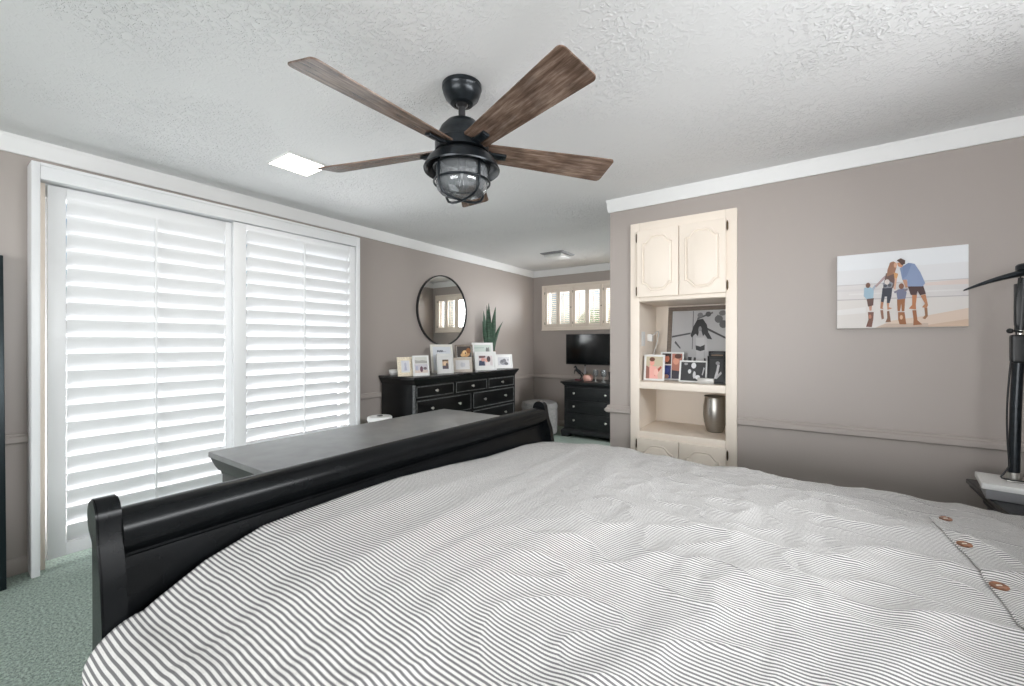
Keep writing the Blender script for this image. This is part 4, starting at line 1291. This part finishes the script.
t = thing('ottoman', 'round grey tweed ottoman in the corner by the dresser', 'ottoman', (-3.06, 5.08, 0))
MB().lathe([(0, 0.03), (0.235, 0.03), (0.25, 0.05), (0.252, 0.36), (0.248, 0.375), (0, 0.375)], 40).build('body', M_greyfab, t)
MB().lathe([(0, 0.375), (0.25, 0.375), (0.257, 0.385), (0.257, 0.41), (0.24, 0.455), (0.19, 0.47), (0, 0.475)], 40).build('lid_cushion', M_greyfab, t)
for k in range(4):
    a = PI / 4 + k * PI / 2
    MB().lathe([(0, 0), (0.02, 0), (0.024, 0.032), (0, 0.032)], 12, (0.19 * math.cos(a), 0.19 * math.sin(a), 0)).build('foot', M_blackplastic, t)

# ================================================================= CEILING FIXTURES
def quad_light(loc, size, rz):
    t = thing('ceiling_light', 'glowing square flush light panel in the ceiling above the shutters', 'ceiling light', loc, rz)
    h = size / 2
    m = MB()
    m.box((-h, -h, -0.012), (-h + 0.012, h, 0), 0.002).box((h - 0.012, -h, -0.012), (h, h, 0), 0.002)
    m.box((-h + .012, -h, -0.012), (h - .012, -h + 0.012, 0), 0.002).box((-h + .012, h - 0.012, -0.012), (h - .012, h, 0), 0.002)
    m.build('frame', M_whiteplastic, t)
    MB().box((-h + 0.012, -h + 0.012, -0.010), (h - 0.012, h - 0.012, -0.004)).build('diffuser', mat('lit_diffuser', (1, 1, 1, 1), 0.5, emit=((1.0, 0.9, 0.78, 1), 9.0)), t, 0)
    return t


quad_light((-2.67, 1.435, HC), 0.27, 0)

t = thing('ceiling_vent', 'unlit square white vent fixture on the ceiling near the alcove', 'ceiling vent', (-2.62, 4.80, HC))


def sq(h, z):
    return [(-h, -h, z), (h, -h, z), (h, h, z), (-h, h, z)]


MB().loft([sq(0.165, 0), sq(0.165, -0.006), sq(0.15, -0.016), sq(0.118, -0.018)]).build('trim_plate', M_greyplastic, t, 15)
MB().loft([sq(0.112, -0.014), sq(0.128, -0.03), sq(0.12, -0.046), sq(0.09, -0.056), sq(0.02, -0.058)]).build('cover', M_whiteplastic, t, 15)

# ---------------------------------------------------------------- ceiling fan
fan = thing('ceiling_fan', 'five-blade ceiling fan with caged lantern light and weathered wood blades', 'ceiling fan', (-1.257, 1.416, HC))
MB().lathe([(0, 0), (0.082, 0), (0.088, -0.004), (0.088, -0.020), (0.085, -0.024), (0.084, -0.036), (0.074, -0.060), (0.056, -0.078), (0.050, -0.084), (0.044, -0.085), (0.034, -0.088), (0.032, -0.08), (0, -0.08)], 40).build('canopy', M_iron, fan)
MB().lathe([(0, -0.07), (0.028, -0.075), (0.028, -0.090), (0.0155, -0.10), (0.0155, -0.17), (0.020, -0.172), (0.020, -0.19), (0, -0.19)], 24).build('downrod', M_rod, fan)
MB().lathe([(0, -0.150), (0.024, -0.152), (0.044, -0.158), (0.070, -0.172), (0.094, -0.198), (0.110, -0.232), (0.116, -0.262), (0.120, -0.266), (0.120, -0.305), (0, -0.305)], 44).build('motor_housing', M_iron, fan)
MB().lathe([(0, -0.325), (0.092, -0.325), (0.112, -0.318), (0.128, -0.322), (0.146, -0.336), (0.158, -0.354), (0.166, -0.372), (0.170, -0.380), (0.168, -0.386), (0.160, -0.38), (0.150, -0.362), (0.135, -0.344), (0.108, -0.334), (0, -0.334)], 48).build('lantern_shade', M_iron, fan)
MB().lathe([(0.092, -0.334), (0.110, -0.342), (0.115, -0.37), (0.115, -0.44), (0.110, -0.468), (0.096, -0.482), (0.0, -0.486), (0.0, -0.483), (0.094, -0.479), (0.107, -0.466), (0.112, -0.44), (0.112, -0.37), (0.107, -0.345), (0.09, -0.336)], 48).build('glass_jar', M_lampglass, fan)
cage = MB()
for zz, rr in ((-0.372, 0.123), (-0.438, 0.124)):
    cage.tube([(rr * math.cos(2 * PI * k / 48), rr * math.sin(2 * PI * k / 48), zz) for k in range(48)], 0.0048, 8, closed=True)
for k in range(2):
    a = R_(-12 + 90 * k)
    prof = [(0.121, -0.335), (0.124, -0.40), (0.124, -0.45), (0.120, -0.474), (0.104, -0.496), (0.075, -0.508), (0.04, -0.513), (0.0, -0.515)]
    pr = prof + [(-r, z) for r, z in reversed(prof[:-1])]
    cage.tube([(r * math.cos(a), r * math.sin(a), z) for r, z in pr], 0.0058, 8)
cage.build('lantern_cage', M_iron, fan, 50)
MB().lathe([(0, -0.334), (0.020, -0.336), (0.020, -0.375), (0.016, -0.385), (0, -0.385)], 20).build('lamp_socket', M_rod, fan)
bulb = MB().lathe([(0.012, -0.385), (0.014, -0.395), (0.026, -0.415), (0.031, -0.435), (0.027, -0.455), (0.014, -0.467), (0, -0.469)], 24).build('bulb', M_lampglass, fan)
m = MB().tube([(0, 0, -0.385), (0, 0, -0.415)], [0.008, 0.004], 8)
for k in range(4):
    a = PI / 2 * k
    m.tube([(0.004 * math.cos(a), 0.004 * math.sin(a), -0.41), (0.014 * math.cos(a), 0.014 * math.sin(a), -0.45)], 0.0012, 6)
m.build('filament', M_knob, bulb)

TH = 0.006


def blade_loop(L0, L1, w0, w1):
    r = 0.022
    pts = [(L0, -w0 / 2 + 0.012), (L0 + 0.012, -w0 / 2)]
    for cx, cy, a0 in ((L1 - r, -w1 / 2 + r, -90), (L1 - r, w1 / 2 - r, 0)):
        for k in range(6):
            a = R_(a0 + 90 * k / 5)
            pts.append((cx + r * math.cos(a), cy + r * math.sin(a)))
    pts += [(L0 + 0.012, w0 / 2), (L0, w0 / 2 - 0.012)]
    return pts


proto = None
ZB = -0.288
for k in range(5):
    ang = R_(-19 + 72 * k)
    if proto is None:
        bl = MB().prism([(x, y, -TH / 2) for x, y in blade_loop(0.105, 0.735, 0.115, 0.168)], (0, 0, TH), mi=0, bev=0.0012).build('blade', [M_wood], fan, 30)
        m = MB().box((0.085, -0.017, -0.016), (0.205, 0.017, -0.004), 0.004)
        m.box((0.08, -0.02, -0.012), (0.13, 0.02, 0.006), 0.004)
        for sx in (0.145, 0.19):
            m.lathe([(0, -0.019), (0.005, -0.019), (0.006, -0.016), (0.006, -0.014)], 10, (sx, 0, 0))
        m.build('blade_arm', M_iron, bl, 30)
        proto = bl
        b = bl
    else:
        b = copy_tree(proto, fan)
    b.matrix_local = Matrix.Translation((0, 0, ZB)) @ Matrix.Rotation(ang, 4, 'Z') @ Matrix.Rotation(R_(-15), 4, 'X')

# ================================================================= NIGHTSTAND AND LAMP
t = thing('nightstand', 'black nightstand with flared top edge between bed and wall', 'nightstand', (0.685, 2.78, 0))
# local front faces -X (x=0), goes +X to .48 ; y -.33 .. .33
NZ = 0.59
X1_, Y1_ = 0.50, 0.33


def rect4(i, z):
    return [(i, -Y1_ + i, z), (X1_, -Y1_ + i, z), (X1_, Y1_ - i, z), (i, Y1_ - i, z)]


MB().loft([rect4(0.006, NZ - 0.026), rect4(0, NZ - 0.02), rect4(0, NZ - 0.004), rect4(0.004, NZ)]).build('top', mat('nightstand_gloss', (0.008, 0.009, 0.009, 1), 0.16), t, 20)
MB().loft([rect4(0.06, NZ - 0.115), rect4(0.05, NZ - 0.10), rect4(0.048, NZ - 0.085), rect4(0.03, NZ - 0.06), rect4(0.012, NZ - 0.04), rect4(0.008, NZ - 0.026)]).build('cornice', M_black2, t, 20)
MB().box((0.06, -Y1_ + .06, 0.06), (X1_, Y1_ - .06, NZ - 0.112), 0.003).build('carcass', M_black2, t)
MB().loft([rect4(0.045, 0), rect4(0.045, 0.05), rect4(0.058, 0.07)]).build('plinth', M_black2, t, 20)
for za, zb in ((0.28, 0.455), (0.085, 0.265)):
    d = MB().box((0.044, -Y1_ + 0.085, za), (0.0605, Y1_ - 0.085, zb), 0.003).build('drawer', M_black2, t)
    MB().lathe([(0, 0), (0.009, 0), (0.006, 0.008), (0.014, 0.017), (0.012, 0.027), (0, 0.029)], 16, mtx=Matrix.Translation((0.044, 0, (za + zb) / 2)) @ Matrix.Rotation(-PI / 2, 4, 'Y')).build('knob', M_knob, d)

# white case on the nightstand; lower tier painted grey as its shaded front
t = thing('white_case', 'white slab case, shaded front painted grey, lying on the nightstand', 'case', (0.835, 2.83, NZ), R_(-8))
MB().box((-0.155, -0.10, 0.0), (0.20, 0.10, 0.048), 0.006).build('shaded_front', M_greyplastic, t)
MB().box((-0.17, -0.125, 0.049), (0.22, 0.11, 0.074), 0.004).build('upper_case', M_whiteplastic, t)
LZ = NZ + 0.074
lp = thing('pole_lamp', 'black pole lamp with thin curved arm standing on the nightstand', 'lamp', (0.778, 2.85, LZ))
m = MB().box((-0.03, -0.035, 0), (0.06, 0.035, 0.012), 0.003).tube([(0.0, 0, 0.01), (-0.001, 0, 0.04)], 0.026, 16)
m.build('clamp_base', M_knob, lp)
MB().tube([(0.0, 0, 0.02), (0.006, 0, 0.35), (0.017, 0, 0.64)], 0.019, 16).build('pole', M_iron, lp)
MB().tube([(0.017, 0, 0.635), (0.019, 0, 0.685)], 0.014, 14).build('collar', M_knob, lp)
m = MB().tube([(0.019, 0, 0.68), (0.03, 0, 0.915)], 0.018, 14).box((0.002, -0.016, 0.70), (0.038, 0.016, 0.89), 0.006)
m.build('upper_pole', M_blackplastic, lp)
m = MB().tube([(0.019, -0.02, 0.672), (-0.012, -0.03, 0.678)], 0.005, 10).ball((-0.02, -0.032, 0.677), (0.012, 0.012, 0.012), 12)
m.build('tightening_knob', M_blackplastic, lp)
MB().box((-0.022, -0.055, 0.535), (0.028, -0.02, 0.66), 0.012, seg=3).build('power_adapter', M_blackplastic, lp)
# curved tapered arm
loops = []
for k in range(17):
    f = k / 16
    x = 0.10 - 0.262 * f
    z = 0.945 - 0.075 * f ** 1.7
    hw_, ht = 0.030 * (1 - f) + 0.006, 0.016 * (1 - f) ** 0.8 + 0.0035
    y = -0.02 * f
    loops.append([(x, y + hw_ * math.cos(2 * PI * j / 12), z + ht * math.sin(2 * PI * j / 12)) for j in range(12)])
MB().loft(loops).build('arm', M_iron, lp, 50)
MB().lathe([(0, 0), (0.04, 0), (0.045, 0.006), (0.045, 0.025), (0.038, 0.032), (0, 0.033)], 24, (0.05, 0, 0.945)).build('head_cap', M_iron, lp)
pts = []
for k in range(30):
    f = k / 29
    pts.append((-0.018 - 0.012 * math.sin(f * PI) - 0.03 * (f > 0.9) * (f - 0.9) * 10, -0.035, 0.54 - 0.52 * f))
pts += [(-0.045, -0.03, 0.014), (-0.02, -0.045, 0.012), (0.03, -0.045, 0.012)]
MB().tube(pts, 0.0035, 8).build('cable', M_blackplastic, lp)
pts = [(0.0, -0.03, 0.66 + 0.26 * k / 12) for k in range(13)]
pts = [(x - 0.018 * math.sin((z - 0.66) / 0.3 * PI * 0.9) + 0.028 * ((z - 0.66) / 0.3), y, z) for x, y, z in pts]
MB().tube(pts, 0.003, 8).build('cable', M_blackplastic, lp)

# ================================================================= STANDING MIRROR AT LEFT EDGE
t = thing('floor_mirror', 'tall dark-framed mirror leaning on the wall left of the shutters', 'mirror', (-3.43, 0.02, 0))
tilt = Matrix.Rotation(R_(-4.5), 4, 'Y')
m = MB()
hwid, ht = 0.275, 1.765
for y0, y1, z0, z1 in ((-hwid, -hwid + .03, 0, ht), (hwid - .03, hwid, 0, ht), (-hwid + .03, hwid - .03, 0, .03), (-hwid + .03, hwid - .03, ht - .03, ht)):
    m.box((-0.015, y0, z0), (0.015, y1, z1), 0.003)
m.bm.transform(tilt)
m.build('frame', mat('dark_teal_metal', rgb(30, 40, 44), 0.35, 0.5), t)
m = MB().box((-0.012, -hwid + .03, .03), (0.0, hwid - .03, ht - .03))
m.bm.transform(tilt)
m.build('mirror_glass', M_mirror, t, 0)
